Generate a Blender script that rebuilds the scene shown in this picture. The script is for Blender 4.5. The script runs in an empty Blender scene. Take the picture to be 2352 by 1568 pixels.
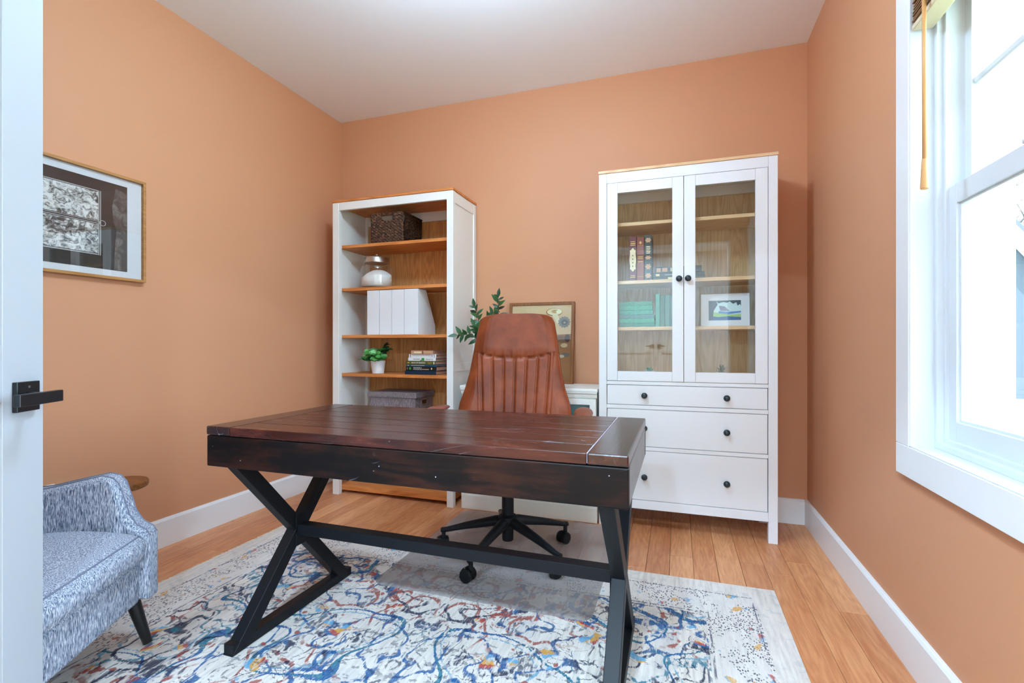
import bpy, bmesh, math, random
from mathutils import Vector, Matrix
R = math.radians
sc = bpy.context.scene
COL = sc.collection
rng = random.Random(7)

# ------------------------------------------------------------------ camera, sky, sun, exposure
TH = 0.3255
cam_d = bpy.data.cameras.new('camera')
cam_d.sensor_width = 36.0
cam_d.lens = 1122.5 / 2352.0 * 36.0
cam_d.shift_y = 8.5 / 2352.0
cam_d.clip_start = 0.02
cam = bpy.data.objects.new('camera', cam_d)
cam.location = (0, 0, 1.0)
cam.rotation_euler = (math.pi / 2, 0, TH)
COL.objects.link(cam)
sc.camera = cam

FILL_S, HALL_W = 29.0, 42.0      # emission of the added fill globe, watts of each hall fill lamp

world = bpy.data.worlds.new('sky')
sc.world = world
world.use_nodes = True
wbg = world.node_tree.nodes['Background']
wbg.inputs[0].default_value = (0.66, 0.85, 1.0, 1)
wbg.inputs[1].default_value = 3.7

sun_d = bpy.data.lights.new('sun', 'SUN')
sun_d.energy = 5.0
sun_d.angle = R(0.6)
sun_d.color = (0.70, 0.86, 1.0)
sun = bpy.data.objects.new('sun', sun_d)
sun.rotation_euler = Vector((0.30, -0.42, 0.90)).to_track_quat('Z', 'Y').to_euler()
COL.objects.link(sun)

sc.view_settings.view_transform = 'Standard'
sc.view_settings.look = 'None'
sc.view_settings.gamma = 1.0
sc.view_settings.use_curve_mapping = False
sc.view_settings.exposure = 1.98
sc.cycles.use_denoising = True
sc.cycles.max_bounces = 10
sc.cycles.diffuse_bounces = 6
sc.cycles.glossy_bounces = 4
sc.cycles.transmission_bounces = 6
sc.cycles.transparent_max_bounces = 16
sc.cycles.sample_clamp_indirect = 6.0
sc.cycles.caustics_reflective = False
sc.cycles.caustics_refractive = False

# room (metres; the camera stands in the doorway at x=0, y=0)
XL, XR, YB, YF, ZC = -2.423, 0.689, 3.110, 0.05, 2.69
WIN_Y0, WIN_Y1, WIN_Z0, WIN_Z1 = 0.22, 1.80, 0.69, 2.10     # window opening in the right wall; unseen near half added for daylight

# ------------------------------------------------------------------ node helpers
class NT:
    def __init__(s, name):
        s.m = bpy.data.materials.new(name); s.m.use_nodes = True
        s.t = s.m.node_tree; s.t.nodes.clear()
        s.out = s.t.nodes.new('ShaderNodeOutputMaterial')
    def n(s, typ, ins=None, **kw):
        d = s.t.nodes.new('ShaderNode' + typ)
        for k, v in kw.items(): setattr(d, k, v)
        for k, v in (ins or {}).items(): s.put(d, k, v)
        return d
    def put(s, d, k, v):
        i = d.inputs[k]
        if hasattr(v, 'is_linked') or isinstance(v, bpy.types.NodeSocket): s.t.links.new(v, i)
        elif isinstance(v, bpy.types.Node): s.t.links.new(v.outputs[0], i)
        elif isinstance(v, (tuple, list)) and len(v) == 3 and i.type == 'RGBA': i.default_value = (*v, 1)
        else: i.default_value = v
    def math(s, op, a, b=0.0, c=None, clamp=False):
        d = s.n('Math', operation=op, use_clamp=clamp); s.put(d, 0, a); s.put(d, 1, b)
        if c is not None: s.put(d, 2, c)
        return d.outputs[0]
    def coord(s, kind='Object'): return s.n('TexCoord').outputs[kind]
    def vmul(s, v, k):
        return s.n('VectorMath', {0: v, 1: k}, operation='MULTIPLY').outputs[0]
    def vadd(s, v, k):
        return s.n('VectorMath', {0: v, 1: k}, operation='ADD').outputs[0]
    def noise(s, v, scale, detail=3.0, rough=0.5, dist=0.0, col=False):
        d = s.n('TexNoise', {'Vector': v, 'Scale': scale, 'Detail': detail, 'Roughness': rough, 'Distortion': dist})
        return d.outputs[1 if col else 0]
    def voro(s, v, scale, feature='F1', out=0, rnd=1.0):
        d = s.n('TexVoronoi', {'Vector': v, 'Scale': scale, 'Randomness': rnd}, feature=feature)
        return d.outputs[out]
    def wave(s, v, scale, dist=2.0, detail=2.0, dscale=1.0, kind='BANDS', direction='X'):
        d = s.n('TexWave', {'Vector': v, 'Scale': scale, 'Distortion': dist, 'Detail': detail, 'Detail Scale': dscale}, wave_type=kind)
        if kind == 'BANDS': d.bands_direction = direction
        else: d.rings_direction = direction
        return d.outputs[1]
    def ramp(s, f, stops, interp='LINEAR'):
        d = s.n('ValToRGB', {0: f}); e = d.color_ramp; e.interpolation = interp
        while len(e.elements) < len(stops): e.elements.new(0.5)
        for el, (p, c) in zip(e.elements, stops):
            el.position = p; el.color = (*c, 1) if len(c) == 3 else c
        return d.outputs[0]
    def step(s, f, lo, hi):
        return s.n('MapRange', {0: f, 1: lo, 2: hi, 3: 0.0, 4: 1.0}, interpolation_type='SMOOTHSTEP').outputs[0]
    def mix(s, f, a, b, blend='MIX'):
        d = s.n('Mix', data_type='RGBA', blend_type=blend)
        s.put(d, 0, f); s.put(d, 6, a); s.put(d, 7, b)
        return d.outputs[2]
    def bump(s, h, strength=0.3, dist=0.01):
        return s.n('Bump', {'Height': h, 'Strength': strength, 'Distance': dist}).outputs[0]
    def bsdf(s, col, rough=0.5, metal=0.0, spec=0.5, normal=None, **extra):
        d = s.n('BsdfPrincipled', {'Base Color': col, 'Roughness': rough, 'Metallic': metal, 'Specular IOR Level': spec})
        if normal is not None: s.put(d, 'Normal', normal)
        for k, v in extra.items(): s.put(d, k.replace('_', ' '), v)
        s.t.links.new(d.outputs[0], s.out.inputs[0])
        return s.m
    def shader(s, sh):
        s.t.links.new(sh if not isinstance(sh, bpy.types.Node) else sh.outputs[0], s.out.inputs[0]); return s.m

def srgb(r, g, b):
    f = lambda c: (c / 255) / 12.92 if c / 255 <= 0.04045 else ((c / 255 + 0.055) / 1.055) ** 2.4
    return (f(r), f(g), f(b))

def plain(name, col, rough=0.5, metal=0.0, spec=0.5, bump=0.0, bscale=200.0, var=0.0):
    t = NT(name); c = t.coord(); nrm = None
    if bump: nrm = t.bump(t.noise(c, bscale, 3), bump, 0.002)
    colr = col
    if var:
        f = t.noise(c, 6.0, 4)
        colr = t.mix(f, tuple(x * (1 - var) for x in col), tuple(min(1, x * (1 + var)) for x in col))
    return t.bsdf(colr, rough, metal, spec, nrm)

def wood(name, dark, light, axis='X', scale=1.0, rough=0.45, spec=0.4, ring=0.5, randomize=False, knots=0.0, bump=0.05):
    t = NT(name); c = t.coord()
    if randomize:
        r = t.n('ObjectInfo').outputs['Random']
        off = t.n('CombineXYZ', {0: t.math('MULTIPLY', r, 37.0), 1: t.math('MULTIPLY', r, 91.0), 2: t.math('MULTIPLY', r, 53.0)})
        c = t.vadd(c, off.outputs[0])
    k = {'X': (1.2, 14, 14), 'Y': (14, 1.2, 14), 'Z': (14, 14, 1.2)}[axis]
    v = t.vmul(c, tuple(x * scale for x in k))
    grain = t.noise(v, 3.0, 6, 0.65, 0.6)
    k2 = {'X': (0.5, 5, 5), 'Y': (5, 0.5, 5), 'Z': (5, 5, 0.5)}[axis]
    v2 = t.vmul(c, tuple(x * scale for x in k2))
    warp = t.noise(v2, 1.6, 2, 0.5, 0.3)
    rings = t.math('FRACT', t.math('MULTIPLY', warp, 14.0))
    rings = t.math('ABSOLUTE', t.math('SUBTRACT', rings, 0.5))
    rings = t.math('MULTIPLY', rings, 2.0)
    f = t.math('ADD', t.math('MULTIPLY', grain, 1 - ring * 0.6), t.math('MULTIPLY', rings, ring * 0.6))
    if randomize:
        f = t.math('ADD', f, t.math('MULTIPLY', t.math('SUBTRACT', r, 0.5), 0.34))
    col = t.ramp(f, [(0.22, dark), (0.78, light)])
    if knots:
        kv = t.voro(t.vmul(c, tuple(x * scale for x in {'X': (2.2, 5, 5), 'Y': (5, 2.2, 5), 'Z': (5, 5, 2.2)}[axis])), 1.0)
        km = t.math('SUBTRACT', 1.0, t.step(kv, 0.05, 0.14))
        col = t.mix(t.math('MULTIPLY', km, knots), col, tuple(x * 0.35 for x in dark))
    return t.bsdf(col, rough, 0, spec, t.bump(grain, bump, 0.003))

def schlick(t, base=0.04):
    fc = t.n('LayerWeight', {0: 0.5}).outputs['Facing']
    return t.math('ADD', base, t.math('MULTIPLY', t.math('POWER', fc, 5.0), 1 - base), clamp=True)

def glass_pane(name, tint=(1, 1, 1), gloss=0.08, rough=0.0):
    t = NT(name)
    tr = t.n('BsdfTransparent', {0: tint}); gl = t.n('BsdfGlossy', {0: (1, 1, 1), 'Roughness': rough})
    f = schlick(t, gloss)
    return t.shader(t.n('MixShader', {0: f, 1: tr, 2: gl}))

# ------------------------------------------------------------------ mesh helpers
def newbm(): return bmesh.new()

def box(bm, x0, x1, y0, y1, z0, z1, bev=0.0, seg=1, M=None):
    vs = [bm.verts.new((x, y, z)) for z in (z0, z1) for y in (y0, y1) for x in (x0, x1)]
    F = [(0, 2, 3, 1), (4, 5, 7, 6), (0, 1, 5, 4), (2, 6, 7, 3), (0, 4, 6, 2), (1, 3, 7, 5)]
    fs = [bm.faces.new([vs[i] for i in f]) for f in F]
    allv = vs
    if bev > 0:
        es = list({e for f in fs for e in f.edges})
        r = bmesh.ops.bevel(bm, geom=es, offset=bev, segments=seg, profile=0.5, affect='EDGES', clamp_overlap=True)
        allv = list({v for f in r['faces'] for v in f.verts} | {v for v in vs if v.is_valid})
    if M is not None:
        bmesh.ops.transform(bm, matrix=M, verts=[v for v in allv if v.is_valid])
    return bm

def B(x0, x1, y0, y1, z0, z1, bev=0.0, seg=1, M=None):
    return box(newbm(), x0, x1, y0, y1, z0, z1, bev, seg, M)

def prism(bm, pts, fn, d0, d1):
    """pts: 2D polygon, fn(u, v, d) -> xyz; extruded between d0 and d1"""
    a = [bm.verts.new(fn(u, v, d0)) for u, v in pts]
    b = [bm.verts.new(fn(u, v, d1)) for u, v in pts]
    n = len(pts)
    bm.faces.new(a[::-1]); bm.faces.new(b)
    for i in range(n):
        bm.faces.new((a[i], a[(i + 1) % n], b[(i + 1) % n], b[i]))
    bmesh.ops.recalc_face_normals(bm, faces=bm.faces)
    return bm

def lathe(bm, prof, seg=32, c=(0, 0, 0), cap=True):
    rings = []
    for r, z in prof:
        rings.append([bm.verts.new((c[0] + r * math.cos(2 * math.pi * i / seg), c[1] + r * math.sin(2 * math.pi * i / seg), c[2] + z)) for i in range(seg)])
    for a, b in zip(rings, rings[1:]):
        for i in range(seg):
            bm.faces.new((a[i], a[(i + 1) % seg], b[(i + 1) % seg], b[i]))
    if cap:
        bm.faces.new(rings[0][::-1]); bm.faces.new(rings[-1])
    return bm

def tube(bm, pts, rad, seg=10, flat=1.0):
    """swept tube through pts; rad is a number or one per point"""
    P = [Vector(p) for p in pts]
    rads = rad if isinstance(rad, (list, tuple)) else [rad] * len(P)
    rings = []; up = None
    for i, p in enumerate(P):
        d = (P[min(i + 1, len(P) - 1)] - P[max(i - 1, 0)]).normalized()
        if up is None:
            up = Vector((0, 0, 1)) if abs(d.z) < 0.9 else Vector((1, 0, 0))
        s = d.cross(up).normalized(); up = s.cross(d).normalized()
        rings.append([bm.verts.new(p + s * (rads[i] * math.cos(2 * math.pi * k / seg)) + up * (rads[i] * flat * math.sin(2 * math.pi * k / seg))) for k in range(seg)])
    for a, b in zip(rings, rings[1:]):
        for k in range(seg):
            bm.faces.new((a[k], b[k], b[(k + 1) % seg], a[(k + 1) % seg]))
    bm.faces.new(rings[0]); bm.faces.new(rings[-1][::-1])
    bmesh.ops.recalc_face_normals(bm, faces=bm.faces)
    return bm

def grid(bm, nu, nv, fn, close_u=False):
    vs = [[bm.verts.new(fn(i / (nu if close_u else nu - 1), j / (nv - 1))) for j in range(nv)] for i in range(nu)]
    for i in range(nu if close_u else nu - 1):
        for j in range(nv - 1):
            bm.faces.new((vs[i][j], vs[(i + 1) % nu][j], vs[(i + 1) % nu][j + 1], vs[i][j + 1]))
    return vs

def mesh_of(name, bm, smooth=False):
    me = bpy.data.meshes.new(name); bm.to_mesh(me); bm.free()
    if smooth == 'auto':
        me.polygons.foreach_set('use_smooth', [True] * len(me.polygons))
        try: me.set_sharp_from_angle(angle=R(38))
        except Exception: pass
    elif smooth:
        me.polygons.foreach_set('use_smooth', [True] * len(me.polygons))
    return me

def obj(name, bm, m, parent=None, smooth=False, loc=None, rot=None, label=None):
    me = bm if isinstance(bm, bpy.types.Mesh) else mesh_of(name, bm, smooth)
    if m is not None and not me.materials: me.materials.append(m)
    o = bpy.data.objects.new(name, me); COL.objects.link(o)
    if parent is not None: o.parent = parent
    if loc is not None: o.location = loc
    if rot is not None: o.rotation_euler = rot
    if label: o['label'] = label
    return o

def tag(o, label, cat, group=None):
    o['label'] = label; o['category'] = cat
    if group: o['group'] = group
    return o

def thing(name, label, cat, loc=(0, 0, 0), rz=0.0, group=None):
    o = bpy.data.objects.new(name, None); o.empty_display_size = 0.05; COL.objects.link(o)
    o.location = loc; o.rotation_euler = (0, 0, rz)
    return tag(o, label, cat, group)

def struct_empty(name, label=None):
    o = bpy.data.objects.new(name, None); o.empty_display_size = 0.05; COL.objects.link(o)
    o['kind'] = 'structure'
    if label: o['label'] = label
    return o

def struct(name, bm, m, label=None, parent=None, smooth=False):
    o = obj(name, bm, m, parent, smooth)
    if parent is None: o['kind'] = 'structure'
    if label: o['label'] = label
    return o

def text_mesh(s, size, extrude=0.0004, align='LEFT'):
    cu = bpy.data.curves.new('lettering', 'FONT'); cu.body = s; cu.size = size; cu.extrude = extrude
    cu.align_x = align; cu.align_y = 'CENTER'; cu.resolution_u = 2
    o = bpy.data.objects.new('lettering', cu); COL.objects.link(o)
    bpy.context.view_layer.update()
    dg = bpy.context.evaluated_depsgraph_get()
    me = bpy.data.meshes.new_from_object(o.evaluated_get(dg))
    bpy.data.objects.remove(o); bpy.data.curves.remove(cu)
    return me

def lettering(s, size, width, M, m, parent):
    """text fitted to a width, placed by matrix M (its x runs along the text, y up)"""
    me = text_mesh(s, size, align='CENTER')
    xs = [v.co.x for v in me.vertices]
    k = width / (max(xs) - min(xs)) if xs else 1
    me.transform(Matrix.Diagonal((k, 1, 1, 1))); me.transform(M)
    me.materials.clear()
    return obj('lettering', me, m, parent)

# face of a vertical panel looking towards -y: x right, z up
def front_M(x, y, z): return Matrix.Translation((x, y, z)) @ Matrix.Rotation(R(90), 4, 'X')
# ------------------------------------------------------------------ materials
M = {}
M['wall'] = plain('wall_paint', srgb(204, 147, 110), 0.55, spec=0.3, bump=0.12, bscale=260)
M['hall_wall'] = plain('hall_paint', srgb(226, 224, 218), 0.6, spec=0.3, bump=0.1, bscale=260)
M['ceiling'] = plain('ceiling_paint', srgb(238, 244, 250), 0.75, spec=0.2, bump=0.1, bscale=220)
M['trim'] = plain('trim_paint', srgb(232, 234, 236), 0.35, spec=0.45)
M['vinyl'] = plain('window_vinyl', srgb(212, 218, 224), 0.35, spec=0.45)
M['door'] = plain('door_paint', srgb(172, 177, 182), 0.4, spec=0.45)
M['black_metal'] = plain('black_metal', (0.006, 0.007, 0.009), 0.46, spec=0.22)
M['black_handle'] = plain('black_handle', (0.006, 0.008, 0.010), 0.3, spec=0.5)
M['white_furn'] = plain('white_furniture', srgb(226, 228, 230), 0.42, spec=0.4)
M['white_furn2'] = plain('warm_white_furniture', srgb(228, 228, 224), 0.42, spec=0.4)
M['floor'] = wood('floor_oak', srgb(182, 112, 70), srgb(224, 162, 114), 'Y', 1.5, 0.40, 0.4, 0.28, True)
M['gap'] = plain('plank_gap', srgb(70, 38, 20), 0.9)
M['pine_dark'] = wood('honey_pine', srgb(176, 100, 44), srgb(226, 148, 84), 'X', 1.0, 0.45, 0.35, 0.4, False, 0.5)  # same pine as the cabinet; deeper tone stands in for dimmer light
M['pine_back'] = wood('oak_veneer', srgb(184, 126, 72), srgb(230, 174, 112), 'Z', 1.2, 0.5, 0.35, 0.5)  # bookcase back: veneer colour with the dimmer light put in
M['pine_light'] = wood('pale_pine', srgb(206, 162, 116), srgb(236, 204, 164), 'X', 1.0, 0.45, 0.35, 0.4, False, 0.5)  # same pine as the bookcase; paler tone stands in for window light
M['pine_back2'] = wood('pale_oak_veneer', srgb(186, 150, 106), srgb(222, 192, 150), 'Z', 1.2, 0.5, 0.35, 0.5)  # cabinet back: same veneer with the brighter light put in
M['glass'] = glass_pane('window_glass', (0.97, 0.99, 1.0), 0.05)
M['cab_glass'] = glass_pane('cabinet_glass', (0.96, 0.98, 0.97), 0.042)
M['outside_white'] = plain('exterior_trim', srgb(235, 236, 236), 0.6)

# ------------------------------------------------------------------ floor
floor = struct_empty('floor', 'oak strip floor of narrow planks running to the back wall')
obj('subfloor', B(XL - 0.1, XR + 0.1, -0.05, YB + 0.1, -0.06, -0.012), M['gap'], floor)
PW = 0.1017
plank_me = {}
row = 0
x = -0.133 - PW * 23
while x < XR:
    y = -0.04 - rng.random() * 0.9
    while y < YB + 0.02:
        L = rng.choice((0.75, 0.95, 1.2, 1.45))
        y0, y1 = max(y, -0.04), min(y + L, YB + 0.03)
        x0, x1 = max(x, XL - 0.03), min(x + PW, XR + 0.03)
        if y1 - y0 > 0.03 and x1 - x0 > 0.01:
            k = (round(x1 - x0, 4), round(y1 - y0, 3))
            if k not in plank_me:
                me = mesh_of('plank', B(-k[0] / 2 + 0.0006, k[0] / 2 - 0.0006, -k[1] / 2 + 0.0006, k[1] / 2 - 0.0006, -0.012, 0.0, 0.0012))
                me.materials.append(M['floor']); plank_me[k] = me
            obj('plank', plank_me[k], None, floor, loc=((x0 + x1) / 2, (y0 + y1) / 2, -0.0004 * rng.random()))
        y += L
    x += PW; row += 1
struct('floor_hall', B(-3.2, 2.6, -4.0, -0.05, -0.06, 0.0), wood('hall_floor_oak', srgb(158, 92, 52), srgb(222, 158, 106), 'Y', 1.0, 0.42, 0.4, 0.5), 'oak floor of the hall outside the room')

# ------------------------------------------------------------------ walls and ceiling
struct('ceiling', B(-3.2, XR + 0.25, -4.0, YB + 0.12, ZC, ZC + 0.1), M['ceiling'], 'plain white ceiling')
struct('wall_left', B(XL - 0.12, XL, YF - 0.12, YB + 0.12, -0.05, ZC), M['wall'], 'terracotta painted left wall')
struct('wall_back', B(XL, XR, YB, YB + 0.12, -0.05, ZC), M['wall'], 'terracotta painted wall behind the furniture')
bm = newbm(); W2 = XR + 0.10
box(bm, XR, W2, YF - 0.12, YB + 0.12, -0.05, WIN_Z0)
box(bm, XR, W2, YF - 0.12, YB + 0.12, WIN_Z1, ZC)
box(bm, XR, W2, YF - 0.12, WIN_Y0, WIN_Z0, WIN_Z1)
box(bm, XR, W2, WIN_Y1, YB + 0.12, WIN_Z0, WIN_Z1)
struct('wall_right', bm, M['wall'], 'terracotta painted wall around the window')
DX0, DX1, DZ = -1.00, 0.50, 2.05
bm = newbm()
box(bm, XL - 0.1, DX0 - 0.02, YF - 0.12, YF, -0.05, ZC)
box(bm, DX1 + 0.02, XR + 0.1, YF - 0.12, YF, -0.05, ZC)
box(bm, DX0 - 0.02, DX1 + 0.02, YF - 0.12, YF, DZ + 0.02, ZC)
struct('wall_front', bm, M['wall'], 'wall with the double doorway the picture is taken from')
bm = newbm()
box(bm, -3.2, -3.1, -4.0, -0.07, -0.05, ZC); box(bm, 2.5, 2.6, -4.0, -0.07, -0.05, ZC); box(bm, -3.1, 2.5, -4.0, -3.9, -0.05, ZC)
struct('wall_hall', bm, M['hall_wall'], 'pale walls of the hall outside the room')
bm = newbm()
box(bm, XR + 0.25, 2.6, -4.0, -0.06, ZC, ZC + 0.1)
box(bm, XR + 0.1, 2.6, -0.07, YF, -0.05, ZC)
box(bm, -3.2, XL - 0.1, -0.07, YF, -0.05, ZC)
struct('wall_hall_return', bm, M['hall_wall'], 'rest of the hall shell')

# doorway lining
bm = newbm()
for a, b in ((DX0 - 0.02, DX0), (DX1, DX1 + 0.02)): box(bm, a, b, YF - 0.13, YF + 0.004, 0, DZ + 0.02)
box(bm, DX0, DX1, YF - 0.13, YF + 0.004, DZ, DZ + 0.02)
struct('trim_1', bm, M['trim'], 'white lining of the doorway')

def baseboard(name, P, Q, inward, h=0.14, t=0.016):
    """board from P to Q on the floor, with a shallow stepped top"""
    P, Q, n = Vector((*P, 0)), Vector((*Q, 0)), Vector((*inward, 0))
    d = (Q - P).normalized(); L = (Q - P).length
    prof = [(0, 0.0), (t, 0.0), (t, h - 0.012), (t - 0.005, h - 0.003), (t - 0.008, h), (0, h)]
    bm = newbm()
    prism(bm, prof, lambda u, v, s: P + n * u + d * s + Vector((0, 0, v)), 0, L)
    return struct(name, bm, M['trim'], 'white baseboard')
baseboard('baseboard_left', (XL, YF), (XL, YB), (1, 0))
baseboard('baseboard_back', (XL + 0.0162, YB), (XR - 0.0162, YB), (0, -1))
baseboard('baseboard_right', (XR, YF), (XR, YB), (-1, 0))

# ------------------------------------------------------------------ window in the right wall
win = struct_empty('window_1', 'white double-hung window in the right wall')
bm = newbm(); CW = 0.09; xf = XR - 0.02
obj('casing', B(xf, XR, WIN_Y1, WIN_Y1 + CW, WIN_Z0 + 0.0005, WIN_Z1 + CW, 0.0015), M['trim'], win)
obj('casing', B(xf, XR, WIN_Y0 - CW, WIN_Y0, WIN_Z0 + 0.0005, WIN_Z1 + CW, 0.0015), M['trim'], win)
obj('casing', B(xf, XR, WIN_Y0 + 0.0005, WIN_Y1 - 0.0005, WIN_Z1, WIN_Z1 + CW, 0.0015), M['trim'], win)
obj('casing', B(xf, XR, WIN_Y0 - CW, WIN_Y1 + CW, WIN_Z0 - 0.095, WIN_Z0 - 0.0005, 0.0015), M['trim'], win)
# jamb liner: a shallow step, then the vinyl frame
XJ = XR + 0.055
bm = newbm()
for (a, b, c, d, lo, hi) in ((xf + 0.003, XJ + 0.03, WIN_Y1 - 0.004, WIN_Y1 + 0.02, WIN_Z0 - 0.02, WIN_Z1 + 0.02),
                             (xf + 0.003, XJ + 0.03, WIN_Y0 - 0.02, WIN_Y0 + 0.004, WIN_Z0 - 0.02, WIN_Z1 + 0.02)):
    box(bm, a, b, c, d, lo, hi)
box(bm, xf + 0.003, XJ + 0.03, WIN_Y0, WIN_Y1, WIN_Z0 - 0.02, WIN_Z0 + 0.003)
box(bm, xf + 0.003, XJ + 0.03, WIN_Y0, WIN_Y1, WIN_Z1 - 0.003, WIN_Z1 + 0.02)
obj('jamb_liner', bm, M['vinyl'], win)
YM = 0.5 * (WIN_Y0 + WIN_Y1)
frame = obj('frame', newbm(), M['vinyl'], win)
def ring_frame(bm, x0, x1, y0, y1, z0, z1, w, wb=None, wt=None):
    wb = w if wb is None else wb; wt = w if wt is None else wt
    box(bm, x0, x1, y0, y0 + w, z0, z1, 0.001); box(bm, x0, x1, y1 - w, y1, z0, z1, 0.001)
    box(bm, x0, x1, y0 + w, y1 - w, z0, z0 + wb, 0.001); box(bm, x0, x1, y0 + w, y1 - w, z1 - wt, z1, 0.001)
bm = newbm()
for (y0, y1) in ((WIN_Y0 + 0.004, YM - 0.02), (YM + 0.02, WIN_Y1 - 0.004)):
    ring_frame(bm, XJ - 0.012, XJ + 0.10, y0, y1, WIN_Z0 + 0.003, WIN_Z1 - 0.003, 0.016, 0.018)
    ring_frame(bm, XJ + 0.004, XJ + 0.10, y0 + 0.014, y1 - 0.014, WIN_Z0 + 0.012, WIN_Z1 - 0.012, 0.014, 0.022)
    ring_frame(bm, XJ + 0.052, XJ + 0.10, y0 + 0.026, y1 - 0.026, WIN_Z0 + 0.03, WIN_Z1 - 0.02, 0.016, 0.016)
box(bm, XJ - 0.03, XJ + 0.11, YM - 0.03, YM + 0.03, WIN_Z0, WIN_Z1, 0.002)
bm.to_mesh(frame.data); bm.free()
for k, (y0, y1) in enumerate(((YM + 0.05, WIN_Y1 - 0.032), (WIN_Y0 + 0.032, YM - 0.05))):
    xs = XJ + 0.012
    sash = obj('lower_sash', newbm(), M['vinyl'], win)
    b2 = newbm(); ring_frame(b2, xs, xs + 0.032, y0, y1, WIN_Z0 + 0.03, 1.462, 0.04, 0.06, 0.055)
    ring_frame(b2, xs + 0.008, xs + 0.026, y0 + 0.034, y1 - 0.034, WIN_Z0 + 0.084, 1.414, 0.014)
    b2.to_mesh(sash.data); b2.free()
    obj('pane', B(xs + 0.014, xs + 0.018, y0 + 0.045, y1 - 0.045, WIN_Z0 + 0.093, 1.405), M['glass'], sash)
    up = obj('upper_sash', newbm(), M['vinyl'], win)
    b2 = newbm(); xu = XJ + 0.05
    ring_frame(b2, xu, xu + 0.03, y0 - 0.004, y1 + 0.004, 1.42, WIN_Z1 - 0.025, 0.036, 0.05, 0.036)
    b2.to_mesh(up.data); b2.free()
    obj('pane', B(xu + 0.013, xu + 0.017, y0 + 0.03, y1 - 0.03, 1.465, WIN_Z1 - 0.058), M['glass'], up)
    obj('muntin', B(xu + 0.006, xu + 0.024, y0 + 0.03, y1 - 0.03, 1.742, 1.762, 0.004), M['vinyl'], up)
    obj('sash_lock', B(xs - 0.004, xs + 0.02, (y0 + y1) / 2 - 0.03, (y0 + y1) / 2 + 0.03, 1.462, 1.475, 0.003), M['vinyl'], sash)
# outside: deep white return around the opening, outer wall face, added sun-blocking eave
XO = 0.925
bm = newbm()
box(bm, W2 + 0.02, XO, WIN_Y1 - 0.002, WIN_Y1 + 0.16, 0.45, 2.35)
box(bm, W2 + 0.02, XO, WIN_Y0 - 0.16, WIN_Y0 + 0.002, 0.45, 2.35)
box(bm, W2 + 0.02, XO, WIN_Y0, WIN_Y1, WIN_Z1 - 0.002, 2.35); box(bm, W2 + 0.02, XO + 0.03, WIN_Y0 - 0.16, WIN_Y1 + 0.16, 0.45, WIN_Z0 - 0.004)
obj('outer_return', bm, M['outside_white'], win)
bm = newbm()
box(bm, W2, XO - 0.02, -0.5, WIN_Y0 - 0.16, -0.7, 2.6); box(bm, W2, XO - 0.02, WIN_Y1 + 0.16, 4.0, -0.7, 2.6)
box(bm, W2, XO - 0.02, WIN_Y0 - 0.16, WIN_Y1 + 0.16, -0.7, 0.45); box(bm, W2, XO - 0.02, WIN_Y0 - 0.16, WIN_Y1 + 0.16, 2.35, 2.6)
struct('wall_exterior', bm, M['outside_white'], 'white outer face of the wall')
struct('roof_eave', B(W2, XO + 0.62, -1.0, 4.5, 2.6, 2.72), M['outside_white'], 'eave above the window')

# window blind, drawn up
blind = thing('window_blind', 'brown slatted wooden blind pulled up at the top of the window', 'blind', (0.70, 0, 0))
M['slat'] = wood('blind_slat', srgb(96, 66, 40), srgb(150, 112, 74), 'Y', 1.0, 0.5, 0.3, 0.3)
M['blind_rail'] = plain('blind_rail', srgb(214, 200, 170), 0.5)
BY0, BY1 = YM + 0.035, WIN_Y1 - 0.012
obj('head_rail', B(-0.028, 0.03, BY0, BY1, 2.055, 2.095, 0.002), M['slat'], blind)
for k in range(9):
    dx = 0.004 * rng.uniform(-1, 1)
    obj('slat', B(-0.026 + dx, 0.026 + dx, BY0 + 0.003 * rng.random(), BY1 - 0.006 * rng.random(), 1.972 + k * 0.0092, 1.972 + k * 0.0092 + 0.0042), M['slat'], blind)
obj('bottom_rail', B(-0.027, 0.027, BY0, BY1, 1.948, 1.966, 0.003), M['blind_rail'], blind)
M['wand'] = plain('tan_wand', srgb(204, 152, 96), 0.4)
wand = obj('tilt_wand', tube(newbm(), [(-0.042, 1.672, 2.06), (-0.043, 1.668, 1.8), (-0.044, 1.664, 1.515)], 0.0052, 10), M['wand'], blind, True)
obj('wand_grip', lathe(newbm(), [(0.006, 0.0), (0.0065, -0.004), (0.0095, -0.07), (0.0098, -0.083), (0.008, -0.085)][::-1], 16, (-0.044, 1.664, 1.521)), M['wand'], wand, 'auto')

# ------------------------------------------------------------------ open door leaf with black lever
door = struct_empty('door_1', 'white door leaf standing open, with a black lever')
DA = R(30.3)
hx, hy = -0.9995, 0.062
Md = Matrix.Translation((hx, hy, 0)) @ Matrix.Rotation(R(90) + DA, 4, 'Z')   # local x runs hinge -> free edge, local -y is the face towards the camera
DW, DT = 0.765, 0.034
door.matrix_world = Md
bm = newbm()
for (a, b, lo, hi) in ((0, 0.115, 0.012, 2.035), (DW - 0.115, DW, 0.012, 2.035), (0.115, DW - 0.115, 0.012, 0.21), (0.115, DW - 0.115, 0.88, 1.0), (0.115, DW - 0.115, 1.92, 2.035)):
    box(bm, a, b, 0, DT, lo, hi, 0.001)
obj('door_leaf', bm, M['door'], door)
for lo, hi in ((0.205, 0.885), (0.995, 1.925)):
    obj('door_panel', B(0.11, DW - 0.11, 0.010, DT - 0.010, lo, hi), M['door'], door)
HX, HZ = DW - 0.058, 0.888
lever = obj('door_handle', B(HX - 0.0325, HX + 0.0325, -0.010, 0.0, HZ - 0.0325, HZ + 0.0325, 0.001), M['black_handle'], door)
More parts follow.
